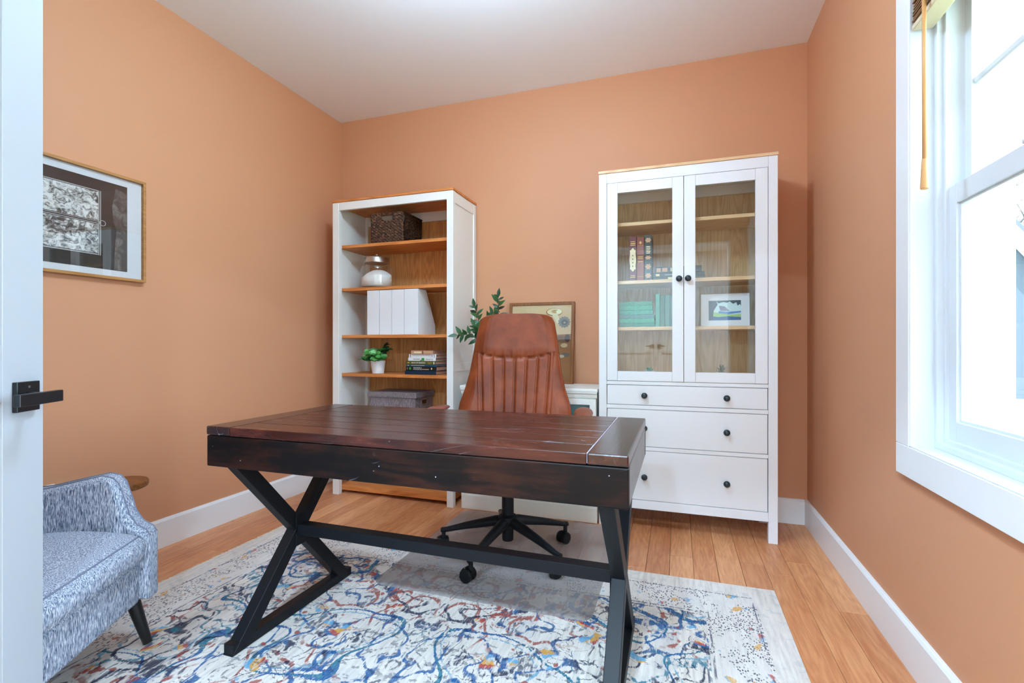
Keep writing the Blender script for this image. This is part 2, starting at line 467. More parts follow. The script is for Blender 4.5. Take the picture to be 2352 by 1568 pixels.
obj('spindle', B(HX - 0.009, HX + 0.009, -0.055, -0.010, HZ - 0.009, HZ + 0.009, 0.001), M['black_handle'], lever)
obj('lever_bar', B(HX - 0.112, HX + 0.012, -0.068, -0.055, HZ - 0.0125, HZ + 0.0125, 0.0012), M['black_handle'], lever)
obj('screw', lathe(newbm(), [(0.0028, 0.0), (0.0028, 0.001)], 12), plain('screw_steel', (0.5, 0.5, 0.5), 0.3, 1.0), lever, loc=(HX, -0.0102, HZ + 0.021), rot=(R(90), 0, 0))
for z in (0.25, 1.02, 1.8):
    obj('hinge', tube(newbm(), [(-0.004, -0.004, z - 0.045), (-0.004, -0.004, z + 0.045)], 0.006, 10), M['black_metal'], door)

# hall double doors seen only as a faint reflection
hd = struct_empty('door_2', 'pale closet double doors in the hall')
for s in (-1, 1):
    bm = newbm(); cx = -0.375
    a, b = sorted((cx + s * 0.003, cx + s * 0.76))
    for (p, q, lo, hi) in ((a, a + 0.1, 0.01, 2.03), (b - 0.1, b, 0.01, 2.03), (a + 0.1, b - 0.1, 0.01, 0.2), (a + 0.1, b - 0.1, 0.85, 1.0), (a + 0.1, b - 0.1, 1.92, 2.03)):
        box(bm, p, q, -3.9, -3.865, lo, hi)
    box(bm, a + 0.1, b - 0.1, -3.9, -3.88, 0.2, 1.92)
    obj('closet_leaf', bm, M['hall_wall'], hd)
    c2 = cx + s * 0.06
    bm = newbm(); box(bm, c2 - 0.032, c2 + 0.032, -3.865, -3.855, 0.95, 1.015); box(bm, min(c2, c2 + s * 0.11), max(c2, c2 + s * 0.11), -3.82, -3.808, 0.972, 0.994); box(bm, c2 - 0.008, c2 + 0.008, -3.855, -3.808, 0.975, 0.99)
    obj('closet_handle', bm, M['black_handle'], hd)

# fill lights: unseen globe added mid-room and recessed lamps in the hall
def downlight(name, loc, r, watts, col, kind='DISK'):
    e = struct_empty(name, 'ceiling lamp above the frame')
    e.location = loc
    t = NT(name + '_diffuser')
    obj('lamp_rim', lathe(newbm(), [(r + 0.012, 0.0), (r + 0.012, -0.03), (r, -0.032), (r, -0.001)], 32, cap=False), M['trim'], e, 'auto')
    d = bpy.data.lights.new(name, 'AREA'); d.shape = 'DISK'; d.size = 2 * r; d.energy = watts; d.color = col
    l = bpy.data.objects.new(name + '_light', d); COL.objects.link(l); l.parent = e; l.location = (0, 0, -0.034)
    return e
cl = struct_empty('ceiling_lamp', 'globe ceiling lamp above the frame'); cl.location = (-0.75, 1.42, ZC)
obj('lamp_plate', lathe(newbm(), [(0.09, -0.022), (0.095, -0.018), (0.095, -0.0005)], 32), M['trim'], cl, 'auto')
obj('lamp_stem', lathe(newbm(), [(0.012, -0.10), (0.012, -0.022)], 16), M['black_metal'], cl, 'auto')
t = NT('lamp_globe'); em = t.n('Emission', {0: (0.56, 0.79, 1.0), 1: FILL_S}); t.shader(em)
obj('lamp_globe', lathe(newbm(), [(0.13 * math.sin(math.pi * (i + 0.3) / 14.6), -0.21 - 0.13 * math.cos(math.pi * (i + 0.3) / 14.6)) for i in range(15)], 28), t.m, cl, True)
for (x, y) in ((-0.5, -1.0), (-0.5, -3.0), (1.2, -2.0)):  # one shows in the cabinet reflection, the others are added fill
    downlight('hall_lamp', (x, y, ZC), 0.09, HALL_W, (0.52, 0.77, 1.0))
# light portal in the window opening (sampling aid for the sky)
pd = bpy.data.lights.new('window_portal', 'AREA'); pd.shape = 'RECTANGLE'; pd.size = WIN_Y1 - WIN_Y0; pd.size_y = WIN_Z1 - WIN_Z0
pd.cycles.is_portal = True
po = bpy.data.objects.new('window_portal', pd); COL.objects.link(po)
po.location = (XO + 0.01, YM, 0.5 * (WIN_Z0 + WIN_Z1)); po.rotation_euler = (R(90), 0, R(90))

# ------------------------------------------------------------------ rug
RX0, RX1, RY0, RY1 = -2.045, 0.373, 0.36, 2.212
def rug_material():
    t = NT('rug_pile'); c = t.coord()
    sep = t.n('SeparateXYZ', {0: c}); X, Y = sep.outputs[0], sep.outputs[1]
    hw = (RX1 - RX0) / 2
    ax = t.math('ABSOLUTE', X)
    dx = t.math('SUBTRACT', hw, ax)                       # distance to the side edges
    dy = t.math('MULTIPLY', Y, -1.0)                      # the origin lies on the far edge
    edge = t.math('MINIMUM', dx, dy)
    P = t.n('CombineXYZ', {0: ax, 1: Y, 2: 0.0}).outputs[0]
    jit = t.noise(t.vmul(c, (170, 40, 1)), 1.0, 2, 0.5, 0, True)
    P = t.vadd(P, t.vmul(t.vadd(jit, (-0.5, -0.5, -0.5)), (0.007, 0.018, 0)))
    wob = t.noise(c, 2.0, 1, 0.5, 0, True)
    P = t.vadd(P, t.vmul(t.vadd(wob, (-0.5, -0.5, -0.5)), (0.05, 0.05, 0)))
    def at(dx_, dy_): return t.vadd(P, (dx_, dy_, 3.1 * dx_))
    def line(f, lev, w): return t.math('SUBTRACT', 1.0, t.step(t.math('ABSOLUTE', t.math('SUBTRACT', f, lev)), w * 0.55, w))
    wear = t.noise(t.vmul(c, (60, 14, 1)), 1.0, 4, 0.6)
    broken = t.step(wear, 0.36, 0.5)
    broken2 = t.step(t.noise(t.vmul(t.vadd(c, (5, 7, 0)), (66, 20, 1)), 1.0, 3, 0.6), 0.42, 0.54)
    # cream ground with soft abrash stripes
    ab = t.noise(t.vmul(c, (80, 7, 1)), 1.0, 4, 0.6)
    col = t.ramp(ab, [(0.25, srgb(186, 178, 172)), (0.5, srgb(212, 204, 196)), (0.75, srgb(224, 217, 208))])
    greyp = t.step(t.noise(at(3.3, 1.1), 5.0, 2), 0.56, 0.62)
    col = t.mix(t.math('MULTIPLY', greyp, 0.35), col, srgb(178, 178, 182))
    navy, blue, teal, rust, red, gold, sky = srgb(24, 34, 66), srgb(26, 86, 138), srgb(40, 112, 132), srgb(150, 70, 58), srgb(172, 58, 44), srgb(208, 152, 62), srgb(96, 158, 196)
    field = t.step(edge, 0.27, 0.275)
    # scrolling vines: level lines of smooth fields
    f1 = t.noise(at(0, 0), 5.2, 1.2); f2 = t.noise(at(7.7, 2.3), 3.0, 1.0); f3 = t.noise(at(2.9, 9.1), 5.6, 1.0); f4 = t.noise(at(11.3, 4.7), 9.5, 1.5)
    f5 = t.noise(at(1.3, 14.7), 13.0, 1.5); f6 = t.noise(at(17.3, 4.1), 2.4, 0.5)
    region = t.noise(at(21.0, 3.0), 2.6, 0)
    def lay(col, m, k, c_, msk=None):
        m = t.math('MULTIPLY', m, k)
        if msk is not None: m = t.math('MULTIPLY', m, msk)
        return t.mix(m, col, c_)
    col = lay(col, line(f4, 0.47, 0.012), 0.75, srgb(120, 122, 134), t.math('MULTIPLY', field, broken2))
    col = lay(col, line(f3, 0.52, 0.026), 0.9, rust, t.math('MULTIPLY', t.math('MULTIPLY', field, broken), t.step(region, 0.45, 0.55)))
    col = lay(col, line(f1, 0.50, 0.011), 0.75, navy, t.math('MULTIPLY', field, broken2))
    col = lay(col, line(f1, 0.575, 0.009), 0.65, navy, t.math('MULTIPLY', field, broken2))
    wv = t.math('ADD', 0.006, t.math('MULTIPLY', t.step(t.noise(at(5.0, 5.0), 4.0, 1), 0.45, 0.68), 0.014))
    a2 = t.math('ABSOLUTE', t.math('SUBTRACT', f2, 0.5))
    m2 = t.math('LESS_THAN', a2, wv)
    col = lay(col, m2, 0.95, t.mix(t.step(f5, 0.45, 0.55), blue, teal), t.math('MULTIPLY', field, t.step(wear, 0.33, 0.42)))
    col = lay(col, t.math('LESS_THAN', t.math('ABSOLUTE', t.math('SUBTRACT', f2, 0.545)), 0.006), 0.8, srgb(96, 150, 176), t.math('MULTIPLY', field, broken))
    f8 = t.noise(at(13.0, 21.0), 6.8, 1.0); f9 = t.noise(at(27.0, 2.0), 8.2, 1.2); reg2 = t.noise(at(41.0, 13.0), 2.2, 0)
    col = lay(col, line(f8, 0.5, 0.024), 0.92, t.mix(t.step(reg2, 0.45, 0.55), blue, navy), t.math('MULTIPLY', field, broken))
    col = lay(col, line(f9, 0.46, 0.022), 0.9, t.mix(t.step(region, 0.4, 0.5), teal, rust), t.math('MULTIPLY', t.math('MULTIPLY', field, broken2), t.step(reg2, 0.42, 0.5)))
    # blossoms: outlined blobs
    blob = t.step(f5, 0.63, 0.66)
    pick = t.noise(at(31.0, 8.0), 7.0, 0)
    bc = t.mix(t.step(pick, 0.40, 0.42), navy, t.mix(t.step(pick, 0.47, 0.49), blue, t.mix(t.step(pick, 0.54, 0.56), red, t.mix(t.step(pick, 0.61, 0.63), gold, sky))))
    col = lay(col, blob, 0.92, bc, t.math('MULTIPLY', field, broken))
    col = lay(col, line(f5, 0.585, 0.010), 0.85, navy, t.math('MULTIPLY', field, broken2))
    # clusters of short navy strokes
    f7 = t.noise(t.vmul(at(4.0, 4.0), (1.0, 2.1, 1)), 26.0, 1.5)
    col = lay(col, t.step(f7, 0.63, 0.66), 0.5, navy, t.math('MULTIPLY', field, t.step(f6, 0.50, 0.58)))
    col = lay(col, t.step(t.noise(at(9.0, 19.0), 22.0, 1.0), 0.66, 0.69), 0.9, rust, t.math('MULTIPLY', field, t.step(t.noise(at(1.0, 6.0), 2.6, 0), 0.50, 0.58)))
    # border: two guard lines and a band of small motifs, then a plain edge
    band = t.math('MULTIPLY', t.step(edge, 0.085, 0.09), t.math('SUBTRACT', 1.0, field))
    col = t.mix(t.math('MULTIPLY', band, 0.35), col, srgb(205, 200, 198))
    dots = t.math('SUBTRACT', 1.0, t.step(t.voro(t.vmul(c, (1.5, 0.9, 1)), 92.0), 0.30, 0.42))
    col = lay(col, dots, 0.85, srgb(44, 50, 74), t.math('MULTIPLY', band, t.step(t.noise(at(6.0, 16.0), 11.0, 2), 0.42, 0.5)))
    bm2 = t.step(t.noise(at(0.4, 0.7), 17.0, 1.0), 0.64, 0.67)
    bc2 = t.mix(t.step(t.noise(at(3.4, 2.7), 9.0, 0), 0.47, 0.5), sky, t.mix(t.step(t.noise(at(8.4, 2.7), 9.0, 0), 0.5, 0.53), red, gold))
    col = lay(col, bm2, 0.8, bc2, t.math('MULTIPLY', band, broken))
    for e_, w_ in ((0.262, 0.0035), (0.282, 0.003), (0.098, 0.003)):
        col = lay(col, t.math('LESS_THAN', t.math('ABSOLUTE', t.math('SUBTRACT', edge, e_)), w_), 0.75, srgb(60, 66, 92), broken2)
    outer = t.math('SUBTRACT', 1.0, t.step(edge, 0.085, 0.09))
    col = lay(col, t.step(t.noise(t.vmul(c, (16, 30, 1)), 1.0, 3), 0.56, 0.62), 0.4, srgb(176, 178, 182), outer)
    weft = t.noise(t.vmul(c, (420, 50, 1)), 1.0, 3, 0.6)
    col = t.mix(t.math('MULTIPLY', t.step(weft, 0.5, 0.72), 0.22), col, srgb(245, 242, 236))
    h = t.math('ADD', t.math('MULTIPLY', weft, 0.6), t.math('MULTIPLY', ab, 0.6))
    return t.bsdf(col, 0.92, 0, 0.15, t.bump(h, 0.55, 0.004))
M['rug'] = rug_material()
RT = 0.008
rug = thing('area_rug', 'cream distressed area rug with blue, navy and rust scrolls, fringed along one side', 'rug', ((RX0 + RX1) / 2, RY1, 0))
hw = (RX1 - RX0) / 2; rl = RY1 - RY0
bm = newbm()
def rugf(u, v):
    x = -hw + 2 * hw * u; y = -rl + rl * v
    if u < 0.001: x += 0.004 * math.sin(v * 90) + 0.003 * math.sin(v * 41)
    return (x, y, RT)
vs = grid(bm, 60, 90, rugf)
r = bmesh.ops.extrude_face_region(bm, geom=list(bm.faces))
bmesh.ops.translate(bm, verts=[v for v in r['geom'] if isinstance(v, bmesh.types.BMVert)], vec=(0, 0, -RT + 0.0006))
bmesh.ops.recalc_face_normals(bm, faces=bm.faces)
obj('rug_pile', bm, M['rug'], rug)
bm = newbm()
y = -rl + 0.01
while y < -0.004:
    L = 0.014 + 0.010 * rng.random(); a = rng.uniform(-0.004, 0.004)
    tube(bm, [(-hw + 0.004, y, 0.005), (-hw - L * 0.6, y + a * 0.5, 0.0045), (-hw - L, y + a, 0.002)], [0.0022, 0.002, 0.0012], 5)
    y += 0.0062
f = obj('fringe', bm, plain('fringe_wool', srgb(226, 214, 196), 0.9, spec=0.1), rug); f['kind'] = 'stuff'

# ------------------------------------------------------------------ clear chair mat lying on rug and floor
def mat_material():
    t = NT('mat_plastic'); c = t.coord()
    tr = t.n('BsdfTransparent', {0: (0.93, 0.92, 0.92)})
    smear = t.noise(c, 3.0, 5, 0.6)
    col = t.ramp(smear, [(0.3, srgb(168, 160, 158)), (0.7, srgb(200, 196, 196))])
    d = t.n('BsdfPrincipled', {'Base Color': col, 'Roughness': 0.32, 'Specular IOR Level': 0.5, 'Normal': t.bump(t.noise(c, 60, 2), 0.05, 0.002)})
    f = t.math('ADD', 0.28, t.math('MULTIPLY', smear, 0.12))
    return t.shader(t.n('MixShader', {0: f, 1: tr, 2: d.outputs[0]}))
pts = []
MX0, MX1, MY0, MY1, mr = -1.208, -0.292, 1.742, 2.705, 0.05
for cx, cy, a0 in ((MX1 - mr, MY1 - mr, 0), (MX0 + mr, MY1 - mr, 90), (MX0 + mr, MY0 + mr, 180), (MX1 - mr, MY0 + mr, 270)):
    for k in range(7): pts.append((cx + mr * math.cos(R(a0 + 15 * k)), cy + mr * math.sin(R(a0 + 15 * k))))
bm = prism(newbm(), pts, lambda u, v, d: (u, v, d), RT + 0.0012, RT + 0.0036)
tag(obj('chair_mat', bm, mat_material()), 'translucent grey plastic floor mat under the office chair', 'floor mat')

# ------------------------------------------------------------------ shared furniture details
def knob(parent, loc, r=0.0165, m=None):
    prof = [(r * 0.45, 0.0), (r * 0.42, 0.010), (r * 0.75, 0.013), (r, 0.019), (r * 0.97, 0.025), (r * 0.7, 0.0305), (r * 0.3, 0.033)]
    return obj('knob', lathe(newbm(), prof, 20), m or M['knob'], parent, True, loc=loc, rot=(R(90), 0, 0))
M['knob'] = plain('dark_knob', srgb(28, 44, 52), 0.32, spec=0.5)

# ------------------------------------------------------------------ open bookcase
BCX, BCY, BCW, BCD, BCH = -2.199, 2.725, 0.90, 0.368, 1.97
bc = thing('bookcase', 'tall white open bookcase with honey wood shelves in the corner', 'bookcase', (BCX, BCY, 0))
WF = M['white_furn2']
for (a, b) in ((0.004, 0.052), (BCW - 0.048, BCW - 0.004)):
    obj('post', B(a, b, 0.004, 0.040, 0, 1.954, 0.0015), WF, bc)
    obj('post', B(a, b, BCD - 0.036, BCD, 0, 1.954, 0.0015), WF, bc)
for (a, b, s) in ((0.012, 0.030, 0), (BCW - 0.030, BCW - 0.012, 1)):
    sp = obj('side_panel', B(a, b, 0.040, BCD - 0.036, 0.10, 1.954), WF, bc)
    xa, xb = (a - 0.006, a) if s == 0 else (b, b + 0.006)
    for lo, hi in ((1.885, 1.954), (0.835, 0.885), (0.09, 0.16)):
        obj('side_rail', B(xa, xb, 0.040, BCD - 0.036, lo, hi, 0.001), WF, sp)
obj('top_board', B(0, BCW, 0, BCD, 1.955, BCH, 0.0015), M['pine_dark'], bc)
obj('inner_top', B(0.03, BCW - 0.03, 0.04, BCD - 0.012, 1.935, 1.9545), M['pine_dark'], bc)
obj('top_rail', B(0.0525, BCW - 0.0485, 0.006, 0.026, 1.902, 1.9545, 0.001), WF, bc)
obj('back_rail', B(0.052, BCW - 0.048, BCD - 0.03, BCD - 0.012, 1.868, 1.9345), WF, bc)
obj('back_panel', B(0.03, BCW - 0.03, BCD - 0.010, BCD - 0.003, 0.06, 1.9345), M['pine_back'], bc)
SH = [1.674, 1.385, 1.068, 0.810, 0.470]
for z in SH:
    obj('shelf', B(0.0305, BCW - 0.0305, 0.0405, BCD - 0.037, z - 0.020, z, 0.001), M['pine_dark'], bc)
obj('bottom_shelf', B(0.0305, BCW - 0.0305, 0.0405, BCD - 0.037, 0.024, 0.056, 0.001), M['pine_dark'], bc)
def bc_pt(u, y, z): return (BCX + u, y, z)

# ------------------------------------------------------------------ glazed display cabinet
CX0, CY0, CWd, CD, CH = -0.417, 2.748, 0.90, 0.345, 1.97
cab = thing('display_cabinet', 'tall white cabinet with two glazed doors over three drawers', 'cabinet', (CX0, CY0, 0))
WC = M['white_furn']
for (a, b) in ((0.003, 0.046), (CWd - 0.046, CWd - 0.003)):
    obj('post', B(a, b, 0.0, 0.036, 0, 1.954, 0.0015), WC, cab)
    obj('post', B(a, b, CD - 0.036, CD, 0, 1.954, 0.0015), WC, cab)
for (a, b) in ((0.012, 0.028), (CWd - 0.028, CWd - 0.012)):
    obj('side_panel', B(a, b, 0.036, CD - 0.036, 0.10, 1.954), WC, cab)
obj('top_board', B(0, CWd, -0.004, CD, 1.955, CH, 0.0015), M['pine_light'], cab)
obj('inner_top', B(0.028, CWd - 0.028, 0.03, CD - 0.012, 1.925, 1.9545), WC, cab)
obj('top_rail', B(0.0465, CWd - 0.0465, 0.002, 0.022, 1.900, 1.9545, 0.001), WC, cab)
obj('back_panel', B(0.028, CWd - 0.028, CD - 0.010, CD - 0.003, 0.10, 1.925), M['pine_back2'], cab)
obj('back_rail', B(0.05, CWd - 0.05, CD - 0.028, CD - 0.011, 1.868, 1.9245), WC, cab)
for z0, z1 in ((0.783, 0.802), (0.651, 0.672), (0.427, 0.447), (0.108, 0.155)):
    obj('rail', B(0.0465, CWd - 0.0465, 0.002, 0.022, z0, z1, 0.001), WC, cab)
CS = [1.684, 1.360, 1.102]
for z in CS:
    obj('shelf', B(0.030, CWd - 0.030, 0.042, CD - 0.037, z - 0.019, z, 0.001), M['pine_light'], cab)
obj('cabinet_floor', B(0.030, CWd - 0.030, 0.030, CD - 0.012, 0.790, 0.808), M['pine_light'], cab)
for k, (a, b, kx) in enumerate(((0.0485, 0.4495, 0.428), (0.4525, CWd - 0.0485, 0.4725))):
    st = 0.0565
    dr = obj('door', B(a, a + st, 0.0, 0.020, 0.8045, 1.8975, 0.001), WC, cab)
    obj('stile', B(b - st, b, 0.0, 0.020, 0.8045, 1.8975, 0.001), WC, dr)
    obj('door_rail', B(a + st + 0.0006, b - st - 0.0006, 0.001, 0.020, 1.841, 1.8975, 0.001), WC, dr)
    obj('door_rail', B(a + st + 0.0006, b - st - 0.0006, 0.001, 0.020, 0.8045, 0.857, 0.001), WC, dr)
    obj('pane', B(a + st - 0.004, b - st + 0.004, 0.010, 0.013, 0.853, 1.845), M['cab_glass'], dr)
    knob(dr, (kx, 0.0, 1.352))
for z0, z1, kz in ((0.6745, 0.7805, 0.727), (0.4495, 0.6485, 0.550), (0.1575, 0.4245, 0.286)):
    d = obj('drawer', B(0.0495, CWd - 0.0495, 0.003, 0.30, z0, z1, 0.0012), WC, cab)
    for kx in (0.250, 0.660): knob(d, (kx, 0.003, kz))

# ------------------------------------------------------------------ low console between them
SX0, SX1, SY0, SY1 = -1.255, -0.424, 2.752, 3.088
con = thing('console_cabinet', 'low white glazed console behind the office chair', 'console', (SX0, SY0, 0))
sw = SX1 - SX0; sd = SY1 - SY0
W3 = plain('console_paint', srgb(230, 230, 224), 0.4)
obj('top_slab', B(-0.004, sw + 0.004, -0.022, sd, 0.737, 0.755, 0.003, 2), W3, con)
bm = newbm()
prof = [(0.0, 0.700), (0.0, 0.737), (-0.020, 0.737), (-0.020, 0.730), (-0.012, 0.722), (-0.009, 0.708), (-0.004, 0.700)]
prism(bm, prof, lambda u, v, d: (d, u, v), 0.0, sw)
obj('cornice', bm, W3, con)
obj('carcass', B(0.006, sw - 0.006, 0.004, sd, 0.095, 0.736), W3, con)
obj('plinth', B(0.0, sw, -0.008, sd - 0.01, 0.0, 0.085, 0.002), W3, con)
obj('plinth_moulding', prism(newbm(), [(0.0, 0.0855), (-0.006, 0.0855), (-0.004, 0.094), (0.003, 0.100), (0.01, 0.100), (0.01, 0.0855)], lambda u, v, d: (d, u, v), 0.0, sw), W3, con)
M['teal_glass'] = plain('console_pane_teal', srgb(88, 116, 116), 0.12, spec=0.6, var=0.15)
for a, b in ((0.006, sw / 2 - 0.002), (sw / 2 + 0.002, sw - 0.006)):
    f = obj('door', B(a, a + 0.035, -0.012, 0.0035, 0.104, 0.6975, 0.001), W3, con)
    obj('stile', B(b - 0.035, b, -0.012, 0.0035, 0.104, 0.6975, 0.001), W3, f)
    obj('door_rail', B(a + 0.0352, b - 0.0352, -0.012, 0.0035, 0.664, 0.6975, 0.001), W3, f)
    obj('door_rail', B(a + 0.0352, b - 0.0352, -0.012, 0.0035, 0.104, 0.15, 0.001), W3, f)
    obj('pane', B(a + 0.035, b - 0.035, -0.003, 0.0, 0.15, 0.664), M['teal_glass'], f)

# ------------------------------------------------------------------ desk
DKX, DKY, DKR, DKW, DKD, DKH, DKB = -1.434, 1.174, -0.003, 1.327, 0.625, 0.741, 0.612
desk = thing('writing_desk', 'dark stained plank-top writing desk on black X-shaped metal legs', 'desk', (DKX, DKY, 0), DKR)
def desk_wood(name, c0, c1, c2, rough, axis='X', worn=0.5, spec=0.5):
    t = NT(name); c = t.coord()
    r = t.n('ObjectInfo').outputs['Random']
    c = t.vadd(c, t.n('CombineXYZ', {0: t.math('MULTIPLY', r, 17.0), 1: 0.0, 2: t.math('MULTIPLY', r, 5.0)}).outputs[0])
    k = (1.6, 16, 16) if axis == 'X' else (16, 1.6, 16)
    g = t.noise(t.vmul(c, k), 2.2, 6, 0.65, 0.8)
    cloud = t.noise(t.vmul(c, (3.0, 7, 7) if axis == 'X' else (7, 3.0, 7)), 1.3, 4, 0.6, 0.7)
    f = t.math('ADD', t.math('MULTIPLY', g, 0.55), t.math('MULTIPLY', cloud, 0.55))
    col = t.ramp(f, [(0.36, c0), (0.53, c1), (0.70, c2)])
    n2 = t.noise(t.vmul(c, (1.9, 9, 9) if axis == 'X' else (9, 1.9, 9)), 1.0, 2, 0.5, 1.4)
    ln = t.math('SUBTRACT', 1.0, t.step(t.math('ABSOLUTE', t.math('SUBTRACT', t.math('FRACT', t.math('MULTIPLY', n2, 5.0)), 0.5)), 0.008, 0.035))
    msk = t.step(t.noise(c, 5.0, 3), 0.52, 0.68)
    w = t.math('MULTIPLY', t.math('MULTIPLY', ln, msk), worn)
    col = t.mix(w, col, srgb(150, 162, 176))
    spk = t.math('MULTIPLY', t.math('SUBTRACT', 1.0, t.step(t.voro(c, 26.0), 0.035, 0.06)), worn)
    col = t.mix(t.math('MULTIPLY', spk, 0.7), col, srgb(190, 196, 205))
    ro = t.math('ADD', rough, t.math('MULTIPLY', g, 0.12))
    return t.bsdf(col, ro, 0, spec, t.bump(g, 0.10, 0.004))
M['desk_top'] = desk_wood('desk_top_stain', srgb(26, 11, 9), srgb(52, 21, 15), srgb(84, 38, 27), 0.20, 'X', 0.24, 0.45)
M['desk_end'] = desk_wood('desk_end_stain', srgb(26, 13, 11), srgb(46, 22, 17), srgb(72, 40, 32), 0.16, 'Y', 0.4, 0.6)
M['desk_apron'] = desk_wood('desk_apron_stain', srgb(4, 3, 5), srgb(13, 7, 6), srgb(50, 23, 12), 0.44, 'X', 0.8, 0.2)
M['desk_end_apron'] = desk_wood('desk_end_apron_stain', srgb(10, 8, 9), srgb(24, 15, 13), srgb(52, 30, 22), 0.18, 'Y', 0.4, 0.8)
M['seam'] = plain('worn_seam', srgb(168, 160, 176), 0.5)
TT = 0.028; EW = 0.098
obj('top_core', B(0.006, DKW - 0.006, 0.006, DKD - 0.006, DKH - TT + 0.002, DKH - 0.0016), M['seam'], desk)
for a, b in ((0, EW), (DKW - EW, DKW)):
    obj('breadboard_end', B(a, b, 0, DKD, DKH - TT, DKH, 0.004, 2), M['desk_end'], desk)
nb = 6; bw = DKD / nb
for k in range(nb):
    obj('top_plank', B(EW + 0.0018, DKW - EW - 0.0018, k * bw + (0.0013 if k else 0), (k + 1) * bw - (0.0013 if k < nb - 1 else 0), DKH - TT, DKH - 0.0002 - 0.0004 * rng.random(), 0.0014 if 0 < k < nb - 1 else 0.0022, 2), M['desk_top'], desk)
obj('apron', B(0.0, DKW, 0.002, 0.026, DKB, DKH - TT - 0.002, 0.004, 2), M['desk_apron'], desk)
obj('apron', B(0.0, DKW, DKD - 0.026, DKD - 0.002, DKB, DKH - TT - 0.002, 0.004, 2), M['desk_apron'], desk)
for a, b in ((0.0005, 0.026), (DKW - 0.026, DKW - 0.0005)):
    obj('end_apron', B(a, b, 0.0265, DKD - 0.0265, DKB, DKH - TT - 0.002, 0.003, 2), M['desk_end_apron'], desk)
obj('bottom_board', B(0.026, DKW - 0.026, 0.026, DKD - 0.026, DKB + 0.012, DKB + 0.024), M['desk_apron'], desk)
bmX = M['black_metal']
fz = RT + 0.001
def x_bar(parent, name, x0, x1, ya, za, yb, zb, th):
    """flat bar in a plane of constant x from (ya,za) to (yb,zb), cut level at both ends"""
    bm = newbm(); dy, dz = yb - ya, zb - za; L = math.hypot(dy, dz)
    hy = th / 2 * L / abs(dz)       # half the level cut
    prism(bm, [(ya - hy, za), (ya + hy, za), (yb + hy, zb), (yb - hy, zb)], lambda u, v, d: (d, u, v), x0, x1)
    es = list(bm.edges); bmesh.ops.bevel(bm, geom=es, offset=0.0015, segments=1, affect='EDGES')
    return obj(name, bm, bmX, parent)
e = 0.012; zt = DKB + 0.012; th = 0.046
for x0 in (0.055, DKW - 0.035 - 0.042):
    x1 = x0 + 0.042
    hy = th / 2 * math.hypot(DKD - 2 * e - 0.07, zt - fz) / (zt - fz)
    fr = x_bar(desk, 'cross_leg', x0, x1, e + hy, fz, DKD - e - hy, zt, th)
    x_bar(desk, 'cross_leg', x0 + 0.0008, x1 - 0.0008, DKD - e - hy, fz, e + hy, zt, th)
    obj('floor_bar', B(x0 + 0.001, x1 - 0.001, e + 0.004, DKD - e - 0.004, fz, fz + 0.034, 0.0015), bmX, desk)
    obj('mount_bar', B(x0 + 0.001, x1 - 0.001, e + 0.014, DKD - e - 0.014, zt - 0.006, zt, 0.001), bmX, desk)
    for s in (-1, 1):
        obj('bracket', B(x0 + (0.042 if x0 < 0.5 else -0.004), x0 + (0.046 if x0 < 0.5 else 0.0), DKD / 2 - 0.03, DKD / 2 + 0.03, (fz + zt) / 2 + s * 0.035 - 0.025, (fz + zt) / 2 + s * 0.035 + 0.025, 0.001), bmX, desk)
zc = (fz + zt) / 2
obj('stretcher', B(0.098, DKW - 0.078, DKD / 2 - 0.023, DKD / 2 + 0.023, zc - 0.019, zc + 0.019, 0.0015), bmX, desk)
# ------------------------------------------------------------------ office chair
def leather(name, c0, c1):
    t = NT(name); c = t.coord()
    f = t.noise(c, 9.0, 5, 0.6)
    col = t.ramp(f, [(0.3, c0), (0.7, c1)])
    h = t.math('ADD', t.math('MULTIPLY', t.voro(c, 420.0), 0.5), t.math('MULTIPLY', t.noise(c, 28, 4), 1.2))
    return t.bsdf(col, 0.40, 0, 0.26, t.bump(h, 0.12, 0.002))
M['leather'] = leather('tan_leather', srgb(100, 42, 18), srgb(136, 64, 32))
M['leather2'] = leather('tan_leather_arm', srgb(112, 56, 38), srgb(142, 80, 60))  # same leather on the arms, window light put into a paler tone
M['stitch'] = plain('orange_stitching', srgb(206, 96, 52), 0.7)
ch = thing('office_chair', 'tan leather high-back office chair with a black five-star base on castors', 'office chair', (-0.76, 2.19, 0), R(10))
MZ = RT + 0.0036                                         # top of the floor mat
crot = R(10)
hub = obj('hub', lathe(newbm(), [(0.025, 0.078), (0.027, 0.081), (0.027, 0.138), (0.042, 0.146), (0.047, 0.175), (0.045, 0.192), (0.032, 0.200)], 28), M['black_metal'], ch, 'auto')
obj('gas_lift', lathe(newbm(), [(0.0285, 0.198), (0.0285, 0.33), (0.020, 0.334), (0.014, 0.336), (0.014, 0.43)], 24), M['black_metal'], ch, 'auto')
